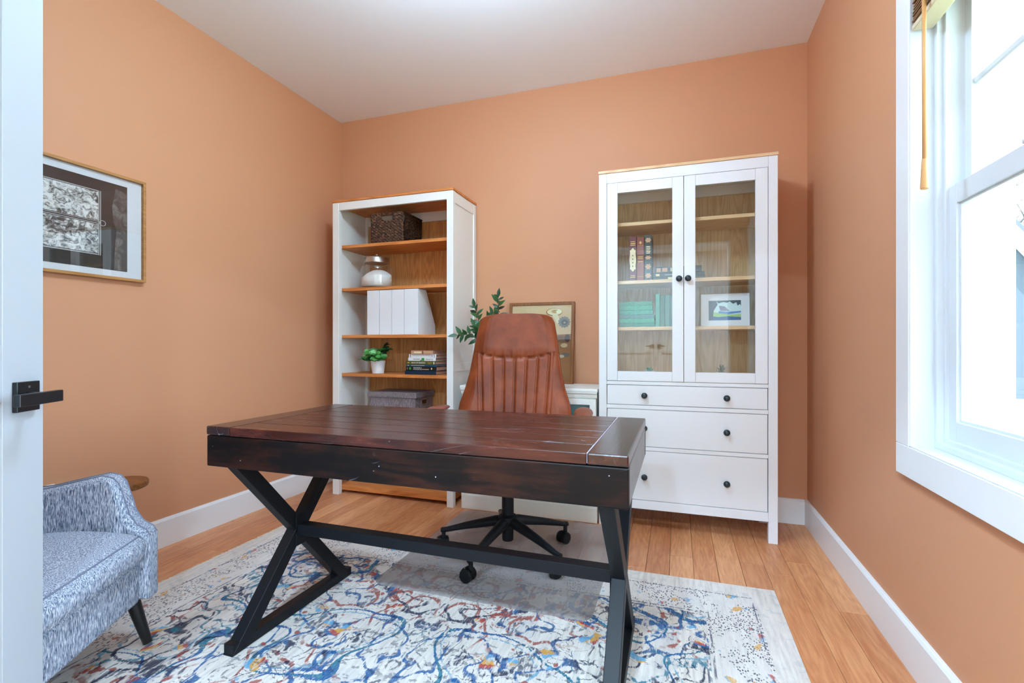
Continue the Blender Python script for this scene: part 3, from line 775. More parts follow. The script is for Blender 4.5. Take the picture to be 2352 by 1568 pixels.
for k, a in enumerate((188, 260, 332, 44, 116)):
    a = R(a) - crot
    d = Vector((math.cos(a), math.sin(a), 0)); s = Vector((-d.y, d.x, 0))
    bm = newbm()
    stations = [(0.020, 0.194, 0.027, 0.026), (0.06, 0.190, 0.026, 0.025), (0.20, 0.152, 0.020, 0.018), (0.305, 0.118, 0.014, 0.012), (0.330, 0.114, 0.013, 0.011)]
    rings = []
    for r_, z_, w_, h_ in stations:
        c_ = d * r_ + Vector((0, 0, z_ - h_))
        rings.append([bm.verts.new(c_ + s * (w_ * math.cos(2 * math.pi * q / 12)) + Vector((0, 0, h_ * math.sin(2 * math.pi * q / 12)))) for q in range(12)])
    for A_, B_ in zip(rings, rings[1:]):
        for q in range(12): bm.faces.new((A_[q], B_[q], B_[(q + 1) % 12], A_[(q + 1) % 12]))
    bm.faces.new(rings[0]); bm.faces.new(rings[-1][::-1]); bmesh.ops.recalc_face_normals(bm, faces=bm.faces)
    leg = obj('base_leg', bm, M['black_metal'], ch, 'auto')
    e_ = d * 0.318
    st = obj('castor_stem', tube(newbm(), [(e_.x, e_.y, 0.106), (e_.x, e_.y, 0.062)], 0.010, 12), M['black_metal'], leg, 'auto')
    sw_ = R(37 * k + 30); ax = Vector((math.cos(sw_), math.sin(sw_), 0)); fw = Vector((-ax.y, ax.x, 0))
    cc = e_ + fw * 0.014 + Vector((0, 0, MZ + 0.0285))
    for sg in (-1, 1):
        bm = newbm()
        Mw = Matrix.Translation(cc + ax * (sg * 0.007)) @ ax.to_track_quat('Z', 'Y').to_matrix().to_4x4()
        p_ = [(0.020, 0.0), (0.0275, 0.001), (0.0285, 0.004), (0.0285, 0.015), (0.0265, 0.0185), (0.016, 0.020), (0.006, 0.0195)]
        if sg < 0: p_ = [(r__, -z__) for r__, z__ in p_][::-1]
        lathe(bm, p_, 24); bm.transform(Mw)
        obj('castor_wheel', bm, M['black_metal'], leg, 'auto')
    bm = newbm()                                        # hood over the wheels
    n_ = 10
    def hood(u, v):
        th_ = R(-20 + 200 * u); rr = 0.032
        return cc + fw * (rr * math.cos(th_)) + Vector((0, 0, rr * math.sin(th_))) + ax * (-0.012 + 0.024 * v)
    grid(bm, n_, 3, hood)
    r = bmesh.ops.solidify(bm, geom=list(bm.faces), thickness=0.002)
    obj('castor_hood', bm, M['black_metal'], leg, 'auto')
# seat mechanism and cushion
obj('seat_plate', B(-0.11, 0.11, -0.12, 0.12, 0.425, 0.447, 0.004), M['black_metal'], ch)
def cushion(w, d, z0, z1, power=3.2, crown=0.02):
    bm = newbm()
    def f(sgn):
        def g(u, v):
            x, y = 2 * u - 1, 2 * v - 1
            e_ = max(0.0, 1 - (abs(x) ** 8 + abs(y) ** 8)) ** 0.35 if (abs(x) ** 8 + abs(y) ** 8) < 1 else 0.0
            zm = (z0 + z1) / 2
            z = zm + sgn * ((z1 - z0) / 2 * e_ + (crown * (1 - x * x) * (1 - y * y) if sgn > 0 else 0))
            k = 1 - 0.10 * (x * x * y * y)
            return (x * w / 2 * k, y * d / 2 * k, z)
        return g
    grid(bm, 25, 25, f(1)); grid(bm, 25, 25, f(-1))
    bmesh.ops.remove_doubles(bm, verts=bm.verts, dist=0.0004)
    bmesh.ops.recalc_face_normals(bm, faces=bm.faces)
    return bm
obj('seat', cushion(0.52, 0.50, 0.448, 0.535), M['leather'], ch, True, loc=(0, -0.02, 0))
# backrest: one padded shell, flaring towards the seat, with vertical channels
OUT = [(0.47, 0.235), (0.56, 0.285), (0.64, 0.297), (0.70, 0.288), (0.78, 0.262), (0.86, 0.243), (0.96, 0.229), (1.05, 0.216), (1.12, 0.203), (1.148, 0.188), (1.162, 0.160), (1.1675, 0.115)]
def lerp_tab(tab, z):
    if z <= tab[0][0]: return tab[0][1]
    for (a, p), (b, q) in zip(tab, tab[1:]):
        if z <= b: t_ = (z - a) / (b - a); return p + (q - p) * t_
    return tab[-1][1]
def seam_z(x): return 0.962 - 0.030 * (1 - min(1, abs(x) / 0.215) ** 2)
def back_y(x, z): return 0.175 + 0.205 * (z - 0.47) + 0.0 - 0.30 * (abs(x) ** 2.2) * (1.0 if z < 1 else 1 - (z - 1) * 2)
CHN = 6
def chan_x(k, z):                                       # the seven seams between the channels
    half = 0.158 + (0.182 - 0.158) * max(0, min(1, (z - 0.60) / 0.36))
    return -half + 2 * half * k / CHN
def pad(x, z):
    w = lerp_tab(OUT, z); ex = max(0.0, 1 - abs(x) / w)
    p = 0.030 * min(1, ex / 0.25) ** 0.5
    if z > seam_z(x):
        d = z - seam_z(x)
        p += 0.018 * min(1, d / 0.05) ** 0.5 * min(1, ex / 0.35) ** 0.5
        p -= 0.0022 * max(0, 1 - d / 0.055) * max(0, 1 - abs(x) / 0.15) * (math.sin(x * 150) + 0.6 * math.sin(x * 263 + 1))
    else:
        q = 1.0
        for k in range(CHN + 1):
            q = min(q, abs(x - chan_x(k, z)) / 0.011)
        inside = chan_x(0, z) - 0.02 < x < chan_x(CHN, z) + 0.02
        p += 0.013 * (min(1, q) ** 0.55 if inside else min(1, (abs(x) - chan_x(CHN, z)) / 0.03) * min(1, ex / 0.2))
        p *= min(1, (seam_z(x) - z) / 0.012 + 0.35)
    return p
bm = newbm(); NX, NZ = 141, 90
zs = [0.47 + (1.1675 - 0.47) * (1 - (1 - j / (NZ - 1)) ** 1.25) for j in range(NZ)]
def shell(front):
    def g(u, v):
        z = zs[int(round(v * (NZ - 1)))]; w = lerp_tab(OUT, z); s_ = 2 * u - 1; x = w * (math.copysign(abs(s_) ** 0.92, s_))
        y = back_y(x, z)
        if front: y -= pad(x, z)
        else: y += 0.030 * max(0, 1 - abs(s_) ** 6) ** 0.5 * min(1, (1.1675 - z) / 0.02 + 0.001) ** 0.5
        return (x, y, z)
    return g
grid(bm, NX, NZ, shell(True)); grid(bm, NX, NZ, shell(False))
bmesh.ops.remove_doubles(bm, verts=bm.verts, dist=0.0002)
bmesh.ops.holes_fill(bm, edges=[e_ for e_ in bm.edges if e_.is_boundary], sides=0)
bmesh.ops.recalc_face_normals(bm, faces=bm.faces)
back = obj('backrest', bm, M['leather'], ch, True)
M['leather_seam'] = plain('dark_leather_seam', srgb(64, 30, 18), 0.7)
bm = newbm(); tube(bm, [(x_, back_y(x_, seam_z(x_)) - pad(x_, seam_z(x_) - 0.0002) + 0.0014, seam_z(x_)) for x_ in [-0.222 + 0.444 * i / 48 for i in range(49)]], 0.0016, 6)
obj('seam', bm, M['leather_seam'], back, True)
for k in range(CHN + 1):
    pts = []
    for i in range(30):
        z = 0.52 + (seam_z(chan_x(k, 0.95)) - 0.008 - 0.52) * i / 29; x_ = chan_x(k, z)
        pts.append((x_, back_y(x_, z) - pad(x_, z) - 0.0002, z))
    obj('channel_piping', tube(newbm(), pts, 0.0017, 6), M['leather_seam'], back, True)
n = 0
for i in range(44):
    z = 0.60 + i * 0.0098; w = lerp_tab(OUT, z)
    bm = newbm() if i == 0 else bm
    xs_ = w - 0.0055; tube(bm, [(xs_, back_y(xs_, z) - pad(xs_, z) - 0.0006, z), (xs_ - 0.0008, back_y(xs_, z + 0.0052) - pad(xs_, z + 0.0052) - 0.0008, z + 0.0052)], 0.0009, 5)
st = obj('stitching', bm, M['stitch'], back); st['kind'] = 'stuff'
for s in (-1, 1):
    pts = [(s * 0.355, -0.15 + 0.30 * i / 12, 0.684 + 0.004 * math.sin(math.pi * i / 12)) for i in range(13)]
    rr = [0.022 + 0.022 * math.sin(math.pi * (0.12 + 0.76 * i / 12)) for i in range(13)]
    pd_ = obj('arm_pad', tube(newbm(), pts, rr, 16, 0.34), M['leather2'], ch, True)
    obj('arm_bracket', tube(newbm(), [(s * 0.355, 0.0, 0.672), (s * 0.352, 0.0, 0.56), (s * 0.33, 0.0, 0.455), (s * 0.29, 0.0, 0.437), (s * 0.10, 0.0, 0.436)], [0.014, 0.013, 0.013, 0.013, 0.012], 12), M['black_metal'], ch, True)

# ------------------------------------------------------------------ tweed armchair behind the door leaf
def tweed():
    t = NT('blue_grey_tweed'); c = t.coord()
    fl = t.noise(t.vmul(c, (360, 360, 50)), 1.0, 3, 0.6)
    f2 = t.noise(t.vmul(t.vadd(c, (3, 3, 3)), (520, 520, 80)), 1.0, 2, 0.5)
    f = t.math('ADD', t.math('MULTIPLY', fl, 0.6), t.math('MULTIPLY', f2, 0.4))
    col = t.ramp(f, [(0.37, srgb(62, 70, 90)), (0.45, srgb(122, 133, 154)), (0.54, srgb(178, 186, 200)), (0.65, srgb(232, 234, 238))])
    return t.bsdf(col, 0.95, 0, 0.1, t.bump(f, 0.5, 0.003))
M['tweed'] = tweed()
M['piping'] = plain('dark_piping', srgb(116, 123, 142), 0.9)
M['black_wood'] = plain('black_wood', (0.008, 0.007, 0.007), 0.35)
# local x runs along the front from the far corner to the near one, local y runs from front to back
dd = Vector((0.472, -0.8816, 0)); nn = Vector((-0.8816, -0.472, 0))
arm = thing('armchair', 'pale blue-grey tweed armchair with tapered black legs, half hidden by the door', 'armchair', (-1.6766, 1.2011, 0))
arm.rotation_euler = (0, 0, math.atan2(dd.y, dd.x) )
# with this rotation local +y points to (-dd.y, dd.x): the front faces it, so depth runs along local -y
AW, AD = 0.70, 0.74
FZ0 = RT + 0.0008
def af(x, depth, z): return (x, -depth, z)
obj('seat_base', B(0.078, AW - 0.078, -AD + 0.10, -0.020, 0.162, 0.296, 0.014, 3), M['tweed'], arm, 'auto')
for x0 in (0.0, AW - 0.082):
    prof = [(0.0, 0.165), (0.0, 0.372), (0.012, 0.392), (0.040, 0.410), (0.062, 0.445), (0.078, 0.500), (0.092, 0.545), (0.110, 0.566), (0.140, 0.574), (0.20, 0.562), (0.30, 0.540), (0.42, 0.528), (0.60, 0.560), (0.70, 0.60), (AD, 0.60), (AD, 0.165)]
    bm = prism(newbm(), prof, lambda u, v, d: af(d, u, v), x0, x0 + 0.082)
    es = [e_ for e_ in bm.edges if abs(e_.verts[0].co.x - e_.verts[1].co.x) < 1e-6]
    bmesh.ops.bevel(bm, geom=es, offset=0.022, segments=4, profile=0.5, affect='EDGES', clamp_overlap=True)
    a_ = obj('arm', bm, M['tweed'], arm, 'auto')
    for xs_ in (x0 + 0.021, x0 + 0.061):
        pts = [af(xs_, u + 0.0, v + 0.001) for u, v in prof[1:14]]
        obj('welt', tube(newbm(), pts, 0.0022, 6), M['piping'], a_, True)
def seat_cushion():
    bm = newbm(); w, d = AW - 0.172, AD - 0.16
    pr_ = [(0.012, 0.303), (-0.008, 0.312), (-0.016, 0.350), (-0.010, 0.378), (0.004, 0.390)]
    def g(u, v):
        x = 0.086 + w * u
        ex = min(u, 1 - u)
        if v < 0.25:
            k = v / 0.25 * (len(pr_) - 1); i = min(int(k), len(pr_) - 2); q = k - i
            dep = pr_[i][0] + (pr_[i + 1][0] - pr_[i][0]) * q; z = pr_[i][1] + (pr_[i + 1][1] - pr_[i][1]) * q
        else:
            q = (v - 0.25) / 0.75; dep = 0.004 + (d - 0.004) * q; z = 0.390 + 0.034 * math.sin(math.pi * min(1, q * 1.15 + 0.04)) - 0.01 * q
        if ex < 0.05: z -= (0.05 - ex) * 0.35 if v > 0.2 else 0; dep += (0.05 - ex) * 0.4 if v < 0.3 else 0
        return af(x, dep, z)
    grid(bm, 30, 30, g)
    bm2 = bm
    r = bmesh.ops.extrude_edge_only(bm2, edges=[e_ for e_ in bm2.edges if e_.is_boundary])
    for v in [x_ for x_ in r['geom'] if isinstance(x_, bmesh.types.BMVert)]: v.co.z = min(v.co.z, 0.303)
    bmesh.ops.recalc_face_normals(bm2, faces=bm2.faces)
    return bm2
cu_ = obj('seat_cushion', seat_cushion(), M['tweed'], arm, True)
obj('cushion_piping', tube(newbm(), [af(0.09, 0.030, 0.372)] + [af(0.092 + (AW - 0.184) * i / 20, 0.0045 if 0 < i < 20 else 0.018, 0.3905 if 0 < i < 20 else 0.378) for i in range(21)], 0.0026, 6), M['piping'], cu_, True)
bm = newbm()
def bk(u, v):
    a_ = 2 * math.pi * u
    y_ = 0.085 * math.copysign(abs(math.cos(a_)) ** 0.6, math.cos(a_)); x_ = (AW / 2 - 0.075) * math.copysign(abs(math.sin(a_)) ** 0.35, math.sin(a_))
    z = 0.30 + 0.50 * v; k = 1.0 if v < 0.93 else math.sqrt(max(0.02, 1 - ((v - 0.93) / 0.07) ** 2))
    return af(AW / 2 + x_ * (0.97 + 0.03 * k), AD - 0.09 + y_ * k + 0.10 * v, z)
vs = grid(bm, 48, 26, bk, True); bm.faces.new([c_[-1] for c_ in vs]); bm.faces.new([c_[0] for c_ in vs][::-1])
bmesh.ops.recalc_face_normals(bm, faces=bm.faces)
obj('back_cushion', bm, M['tweed'], arm, True)
for x_, d_, sx, sd_ in ((0.06, 0.055, -0.012, -0.040), (AW - 0.06, 0.055, 0.012, -0.040), (0.06, AD - 0.06, -0.012, 0.03), (AW - 0.06, AD - 0.06, 0.012, 0.03)):
    obj('leg', tube(newbm(), [af(x_, d_, 0.168), af(x_ + sx, d_ + sd_, FZ0 + 0.0045)], [0.021, 0.0135], 18), M['black_wood'], arm, 'auto')

# ------------------------------------------------------------------ round side table against the left wall
st_ = thing('side_table', 'small round brown wooden side table behind the armchair', 'side table', (-2.148, 1.365, 0))
M['walnut'] = wood('walnut_table', srgb(96, 54, 24), srgb(152, 94, 46), 'X', 1.4, 0.4, 0.4, 0.4)
obj('table_top', lathe(newbm(), [(0.094, 0.418), (0.101, 0.422), (0.103, 0.428), (0.103, 0.441), (0.100, 0.445)], 48), M['walnut'], st_, 'auto')
obj('pedestal', lathe(newbm(), [(0.016, 0.018), (0.013, 0.10), (0.012, 0.38), (0.025, 0.418)], 20), M['walnut'], st_, 'auto')
obj('base', lathe(newbm(), [(0.068, 0.0), (0.070, 0.004), (0.067, 0.012), (0.02, 0.022)], 36), M['walnut'], st_, 'auto')
op = tag(obj('outlet_plate', B(XL, XL + 0.006, 1.225, 1.30, 0.315, 0.432, 0.002), M['trim']), 'small white wall plate above the armchair', 'wall plate')
# ------------------------------------------------------------------ things on the open bookcase
def wicker():
    t = NT('dark_wicker'); c = t.coord()
    f = t.noise(t.vmul(c, (60, 60, 110)), 1.0, 4, 0.6)
    col = t.ramp(f, [(0.32, srgb(26, 16, 12)), (0.5, srgb(66, 42, 30)), (0.66, srgb(128, 84, 56)), (0.78, srgb(176, 128, 92))])
    return t.bsdf(col, 0.6, 0, 0.35, t.bump(f, 0.4, 0.003))
M['wicker'] = wicker()
def woven_basket(w, d, h):
    e = thing('wicker_basket', 'dark brown woven basket with a cut-out grip on the top shelf', 'basket', (BCX + 0.268, 2.790, SH[0] + 0.001))
    rows, cols = 15, None
    def wall(P, Q, name, hole):
        P, Q = Vector((*P, 0)), Vector((*Q, 0)); dr = (Q - P).normalized(); L = (Q - P).length; nrm = Vector((dr.y, -dr.x, 0))
        nu, nv = int(L / 0.0030), 76
        bm = newbm(); keep = []
        def f(u, v):
            s, z = L * u, 0.005 + (h - 0.005) * v
            rw = z / (h / 20.0); col = s / 0.0135
            par = int(rw) % 2
            a = math.cos(2 * math.pi * (col / 2 + 0.5 * par)) * 0.0032 * abs(math.sin(math.pi * (rw % 1.0))) ** 0.6
            a += 0.0016 * abs(math.sin(math.pi * (rw % 1.0))) + 0.0009 * math.sin(col * 7.1 + rw * 3.3)
            if v > 0.955: a += 0.003
            return P + dr * s + nrm * (a + 0.006 * v) + Vector((0, 0, z))
        vs = grid(bm, nu, nv, f)
        if hole:
            bmesh.ops.delete(bm, geom=[f_ for f_ in bm.faces if abs(f_.calc_center_median().dot(dr) - (P + Q).dot(dr) / 2 ) < 0.042 and 0.74 * h < f_.calc_center_median().z < 0.925 * h], context='FACES')
        bmesh.ops.solidify(bm, geom=list(bm.faces), thickness=0.006)
        obj(name, bm, M['wicker'], e, True)
    wall((0, 0), (w, 0), 'woven_wall', True); wall((w, 0), (w, d), 'woven_wall', False)
    wall((w, d), (0, d), 'woven_wall', True); wall((0, d), (0, 0), 'woven_wall', False)
    obj('basket_floor', B(0.002, w - 0.002, 0.002, d - 0.002, 0, 0.008), M['wicker'], e)
    return e
woven_basket(0.242, 0.235, 0.196)

# glass jar with steel lid and white filling
jar = thing('glass_jar', 'round glass jar with a steel lid, half filled with white', 'jar', (BCX + 0.253, 2.872, SH[1] + 0.001))
t = NT('jar_glass'); tr = t.n('BsdfTransparent', {0: (0.93, 0.95, 0.95)}); gl = t.n('BsdfGlossy', {0: (1, 1, 1), 'Roughness': 0.02})
M['jar_glass'] = t.shader(t.n('MixShader', {0: t.math('ADD', 0.07, t.math('MULTIPLY', t.math('POWER', t.n('LayerWeight', {0: 0.5}).outputs['Facing'], 3.0), 0.75), clamp=True), 1: tr, 2: gl}))
obj('jar_body', lathe(newbm(), [(0.095, 0.0), (0.103, 0.006), (0.106, 0.02), (0.106, 0.125), (0.102, 0.145), (0.088, 0.160), (0.081, 0.166), (0.081, 0.176)], 48, cap=False), M['jar_glass'], jar, True)
obj('jar_base', lathe(newbm(), [(0.02, 0.0005), (0.094, 0.0005), (0.102, 0.005), (0.094, 0.009), (0.02, 0.009)], 40), M['jar_glass'], jar, True)
bm = newbm()
def heap(u, v):
    a = 2 * math.pi * u; r_ = 0.099 * min(1.0, v * 1.0)
    top = 0.128 + 0.012 * math.cos(a - 0.6) * (r_ / 0.099) - 0.050 * (r_ / 0.099) ** 2 + 0.004 * math.sin(5 * a) * (r_ / 0.099)
    return (r_ * math.cos(a), r_ * math.sin(a), top)
vs = grid(bm, 40, 12, heap, True)
lo = [bm.verts.new((0.099 * math.cos(2 * math.pi * i / 40), 0.099 * math.sin(2 * math.pi * i / 40), 0.0105)) for i in range(40)]
for i in range(40): bm.faces.new((vs[i][-1], lo[i], lo[(i + 1) % 40], vs[(i + 1) % 40][-1]))
bm.faces.new(lo[::-1]); bmesh.ops.remove_doubles(bm, verts=bm.verts, dist=1e-5); bmesh.ops.recalc_face_normals(bm, faces=bm.faces)
obj('white_filling', bm, plain('white_filling', srgb(236, 232, 228), 0.9, spec=0.1, bump=0.5, bscale=90), jar, True)
M['steel'] = plain('brushed_steel', (0.55, 0.53, 0.51), 0.28, 1.0)
lid = obj('lid', lathe(newbm(), [(0.079, 0.172), (0.084, 0.172), (0.084, 0.205), (0.081, 0.209), (0.05, 0.213), (0.012, 0.214)], 44), M['steel'], jar, 'auto')
obj('lid_knob', lathe(newbm(), [(0.006, 0.213), (0.006, 0.222), (0.012, 0.226), (0.012, 0.232), (0.006, 0.235)], 20), M['steel'], lid, 'auto')

# white magazine files
M['file'] = plain('white_board', srgb(226, 228, 230), 0.55, spec=0.3)
ux = [0.248, 0.340, 0.436, 0.530, 0.634]
lbl = ['white magazine file directly under the glass jar, first in its row', 'second white magazine file in the row, counted from the glass jar', 'third white magazine file in the row, counted from the glass jar', 'white magazine file at the end of the row, its slanted side showing']
for k in range(4):
    a, b = ux[k] + 0.0018, ux[k + 1] - 0.0018
    e = thing('magazine_file', lbl[k], 'magazine file', (BCX + a, 2.770 + (0.0, 0.003, 0.001, -0.002)[k], SH[2] + 0.0008), 0, 'white magazine files on the bookcase')
    w = b - a
    prof = [(0.0, 0.0), (0.0, 0.293), (0.105, 0.293), (0.232, 0.066), (0.232, 0.0)]
    for xx in (0.0, w - 0.003):
        obj('side', prism(newbm(), prof, lambda u, v, d: (d, u, v), xx, xx + 0.003), M['file'], e)
    obj('spine', B(0.0002, w - 0.0002, -0.0025, 0.0, 0, 0.293, 0.0012, 2), M['file'], e)
    obj('bottom', B(0.003, w - 0.003, 0.003, 0.232, 0, 0.003), M['file'], e)
    obj('back_lip', B(0.003, w - 0.003, 0.229, 0.232, 0.003, 0.066), M['file'], e)
    obj('papers', B(0.006, w - 0.006, 0.02, 0.20, 0.004, 0.12 ), plain('paper', srgb(232, 228, 218), 0.8), e)

# leaf helper: pointed blade with a fold
def leaf_mesh(L, W, bend=0.25, round_=False, n=6):
    bm = newbm(); rows = []
    for i in range(n + 1):
        s = i / n
        w = W / 2 * (math.sin(math.pi * s ** 0.8) ** (0.6 if round_ else 1.0)) if 0 < s < 1 else 0.0
        y = L * s; z = -bend * L * s * s
        rows.append([bm.verts.new((-w, y, z + 0.18 * w)), bm.verts.new((0, y, z)), bm.verts.new((w, y, z + 0.18 * w))])
    for a, b in zip(rows, rows[1:]):
        for k in range(2): bm.faces.new((a[k], a[k + 1], b[k + 1], b[k]))
    bmesh.ops.remove_doubles(bm, verts=bm.verts, dist=1e-6)
    return mesh_of('leaf', bm, True)
def leaf_mat(name, c0, c1):
    t = NT(name); c = t.coord(); r = t.n('ObjectInfo').outputs['Random']
    col = t.mix(r, c0, c1)
    return t.bsdf(col, 0.4, 0, 0.4, t.bump(t.noise(c, 60, 2), 0.1, 0.002))
M['leaf_dark'] = leaf_mat('dark_green_leaf', srgb(16, 46, 26), srgb(52, 96, 50))
M['leaf_mid'] = leaf_mat('mid_green_leaf', srgb(48, 116, 50), srgb(112, 184, 92))
M['stem'] = plain('brown_stem', srgb(92, 66, 44), 0.7)
M['gstem'] = plain('green_stem', srgb(60, 96, 50), 0.6)
M['pot'] = plain('white_pot', srgb(232, 234, 236), 0.35)
M['soil'] = plain('potting_soil', srgb(50, 36, 28), 0.95)
def put_leaf(me, m, parent, p, d, up=Vector((0, 0, 1)), name='leaf', s=1.0):
    d = Vector(d).normalized(); x = d.cross(Vector(up)).normalized(); z = x.cross(d)
    Mx = Matrix((x, d, z)).transposed().to_4x4()
    o = obj(name, me, None, parent)
    o.matrix_local = Matrix.Translation(p) @ Mx @ Matrix.Scale(s, 4)
    return o

# potted plant on the fourth shelf
pl = thing('potted_plant', 'small green plant with round leaves in a white pot beside the book stack', 'potted plant', (BCX + 0.292, 2.83, SH[3] + 0.0008))
obj('pot', lathe(newbm(), [(0.037, 0.0), (0.039, 0.002), (0.0485, 0.083), (0.0485, 0.086), (0.0455, 0.086), (0.044, 0.074), (0.01, 0.073)], 36), M['pot'], pl, 'auto')
obj('soil', lathe(newbm(), [(0.0425, 0.070), (0.0435, 0.076), (0.01, 0.078)], 24), M['soil'], pl)
lr = leaf_mesh(0.046, 0.036, 0.15, True); lr.materials.append(M['leaf_mid'])
lr2 = leaf_mesh(0.040, 0.024, 0.15, True); lr2.materials.append(M['leaf_dark'])
fr = [((-0.085, -0.035, 0.098), 6, lr), ((-0.055, -0.06, 0.105), 5, lr), ((-0.04, 0.03, 0.155), 6, lr), ((0.015, -0.05, 0.135), 6, lr), ((0.062, -0.05, 0.115), 6, lr), ((0.055, 0.02, 0.195), 8, lr2), ((0.085, -0.015, 0.165), 7, lr2), ((0.02, 0.05, 0.17), 6, lr2), ((-0.075, 0.02, 0.125), 5, lr), ((0.03, -0.07, 0.10), 4, lr), ((-0.03, -0.06, 0.13), 5, lr), ((0.045, 0.0, 0.15), 6, lr), ((-0.06, -0.01, 0.145), 5, lr)]
for tip, nl, me in fr:
    P0 = Vector((tip[0] * 0.15, tip[1] * 0.15, 0.074)); P2 = Vector(tip); P1 = Vector((tip[0] * 0.45, tip[1] * 0.45, tip[2] * 0.95))
    q = lambda s: P0 * (1 - s) ** 2 + P1 * 2 * s * (1 - s) + P2 * s * s
    fs = obj('frond', tube(newbm(), [q(i / 8) for i in range(9)], [0.0017 - 0.0001 * i for i in range(9)], 6), M['gstem'], pl, True)
    for k in range(nl):
        s = 0.35 + 0.65 * (k + 0.5) / nl; p = q(s); d = (q(min(1, s + 0.05)) - q(s - 0.05)).normalized(); side = d.cross(Vector((0, 0, 1))).normalized()
        for sg in (-1, 1):
            put_leaf(me, None, fs, p, d * 0.5 + side * sg * 0.9 + Vector((0, 0, rng.uniform(-0.1, 0.25))), up=Vector((rng.uniform(-0.2, 0.5), -1.0, rng.uniform(0.3, 0.9))), s=rng.uniform(0.75, 1.05))
    put_leaf(me, None, fs, P2, (P2 - P1) + Vector((0, 0, -0.01)))

# books
def book(name, label, loc, W, D, T, cover, page=(222, 206, 186), rz=0.0, group=None, lying=True, rough=0.5):
    """lying: spine towards -y, W wide, D deep, T thick; standing: spine towards -y, T wide, D deep, W tall"""
    e = thing(name, label, 'book', loc, rz, group)
    m = cover if not isinstance(cover, tuple) else plain('cover', srgb(*cover), rough, spec=0.35)
    pg = M['pages_' + str(page)] if 'pages_' + str(page) in M else M.setdefault('pages_' + str(page), plain('pages', srgb(*page), 0.85, spec=0.1, bump=0.3, bscale=300))
    c = 0.0022
    if lying:
        obj('cover', B(0, W, 0, D, 0, c, 0.0004), m, e); obj('cover', B(0, W, 0, D, T - c, T, 0.0004), m, e)
        obj('spine', B(0, W, -0.0012, c, 0.0002, T - 0.0002, 0.001, 2), m, e)
        obj('page_block', B(0.003, W - 0.003, c, D - 0.003, c, T - c), pg, e)
    else:
        obj('cover', B(0, c, 0, D, 0, W, 0.0004), m, e); obj('cover', B(T - c, T, 0, D, 0, W, 0.0004), m, e)
        obj('spine', B(0.0002, T - 0.0002, -0.0025, c, 0, W, 0.0022, 3), m, e)
        obj('page_block', B(c, T - c, c, D - 0.003, 0.003, W - 0.003), pg, e)
    return e, m
def band(parent, x0, x1, z0, z1, y, m, name='print'):
    return obj(name, B(x0, x1, y - 0.0005, y, z0, z1), m, parent)
ink = lambda n, c: plain(n, srgb(*c), 0.5)
M['ink_white'] = ink('white_ink', (232, 232, 228)); M['ink_black'] = ink('black_ink', (26, 26, 28)); M['ink_gold'] = ink('gold_ink', (214, 176, 96)); M['ink_green'] = ink('green_ink', (40, 140, 42)); M['ink_grey'] = ink('grey_ink', (176, 180, 180)); M['ink_tan'] = ink('tan_ink', (196, 150, 116)); M['ink_cream'] = ink('cream_ink', (232, 216, 176)); M['ink_brown'] = ink('brown_ink', (120, 66, 48))
G1 = 'books stacked flat on the bookcase'
bx0 = BCX + 0.516; by = 2.800; z = SH[3] + 0.0006
stack = [('large navy blue hardback at the bottom of the bookcase stack', 0.0, 0.226, 0.20, 0.0235, (14, 40, 62)),
         ('black textbook second from the bottom of the bookcase stack', 0.006, 0.222, 0.20, 0.0285, (14, 15, 17)),
         ('thin bright blue book between the black and the olive one', 0.006, 0.217, 0.19, 0.0102, (24, 104, 150)),
         ('olive green paperback in the middle of the bookcase stack', 0.007, 0.214, 0.19, 0.0245, (84, 82, 34)),
         ('white paperback with a green patch on its spine', 0.022, 0.200, 0.17, 0.0205, (228, 230, 228)),
         ('white book with black bands near the top of the stack', 0.026, 0.198, 0.16, 0.0225, (220, 220, 216)),
         ('worn pinkish tan book on top of the bookcase stack', 0.046, 0.160, 0.15, 0.0235, (196, 148, 118))]
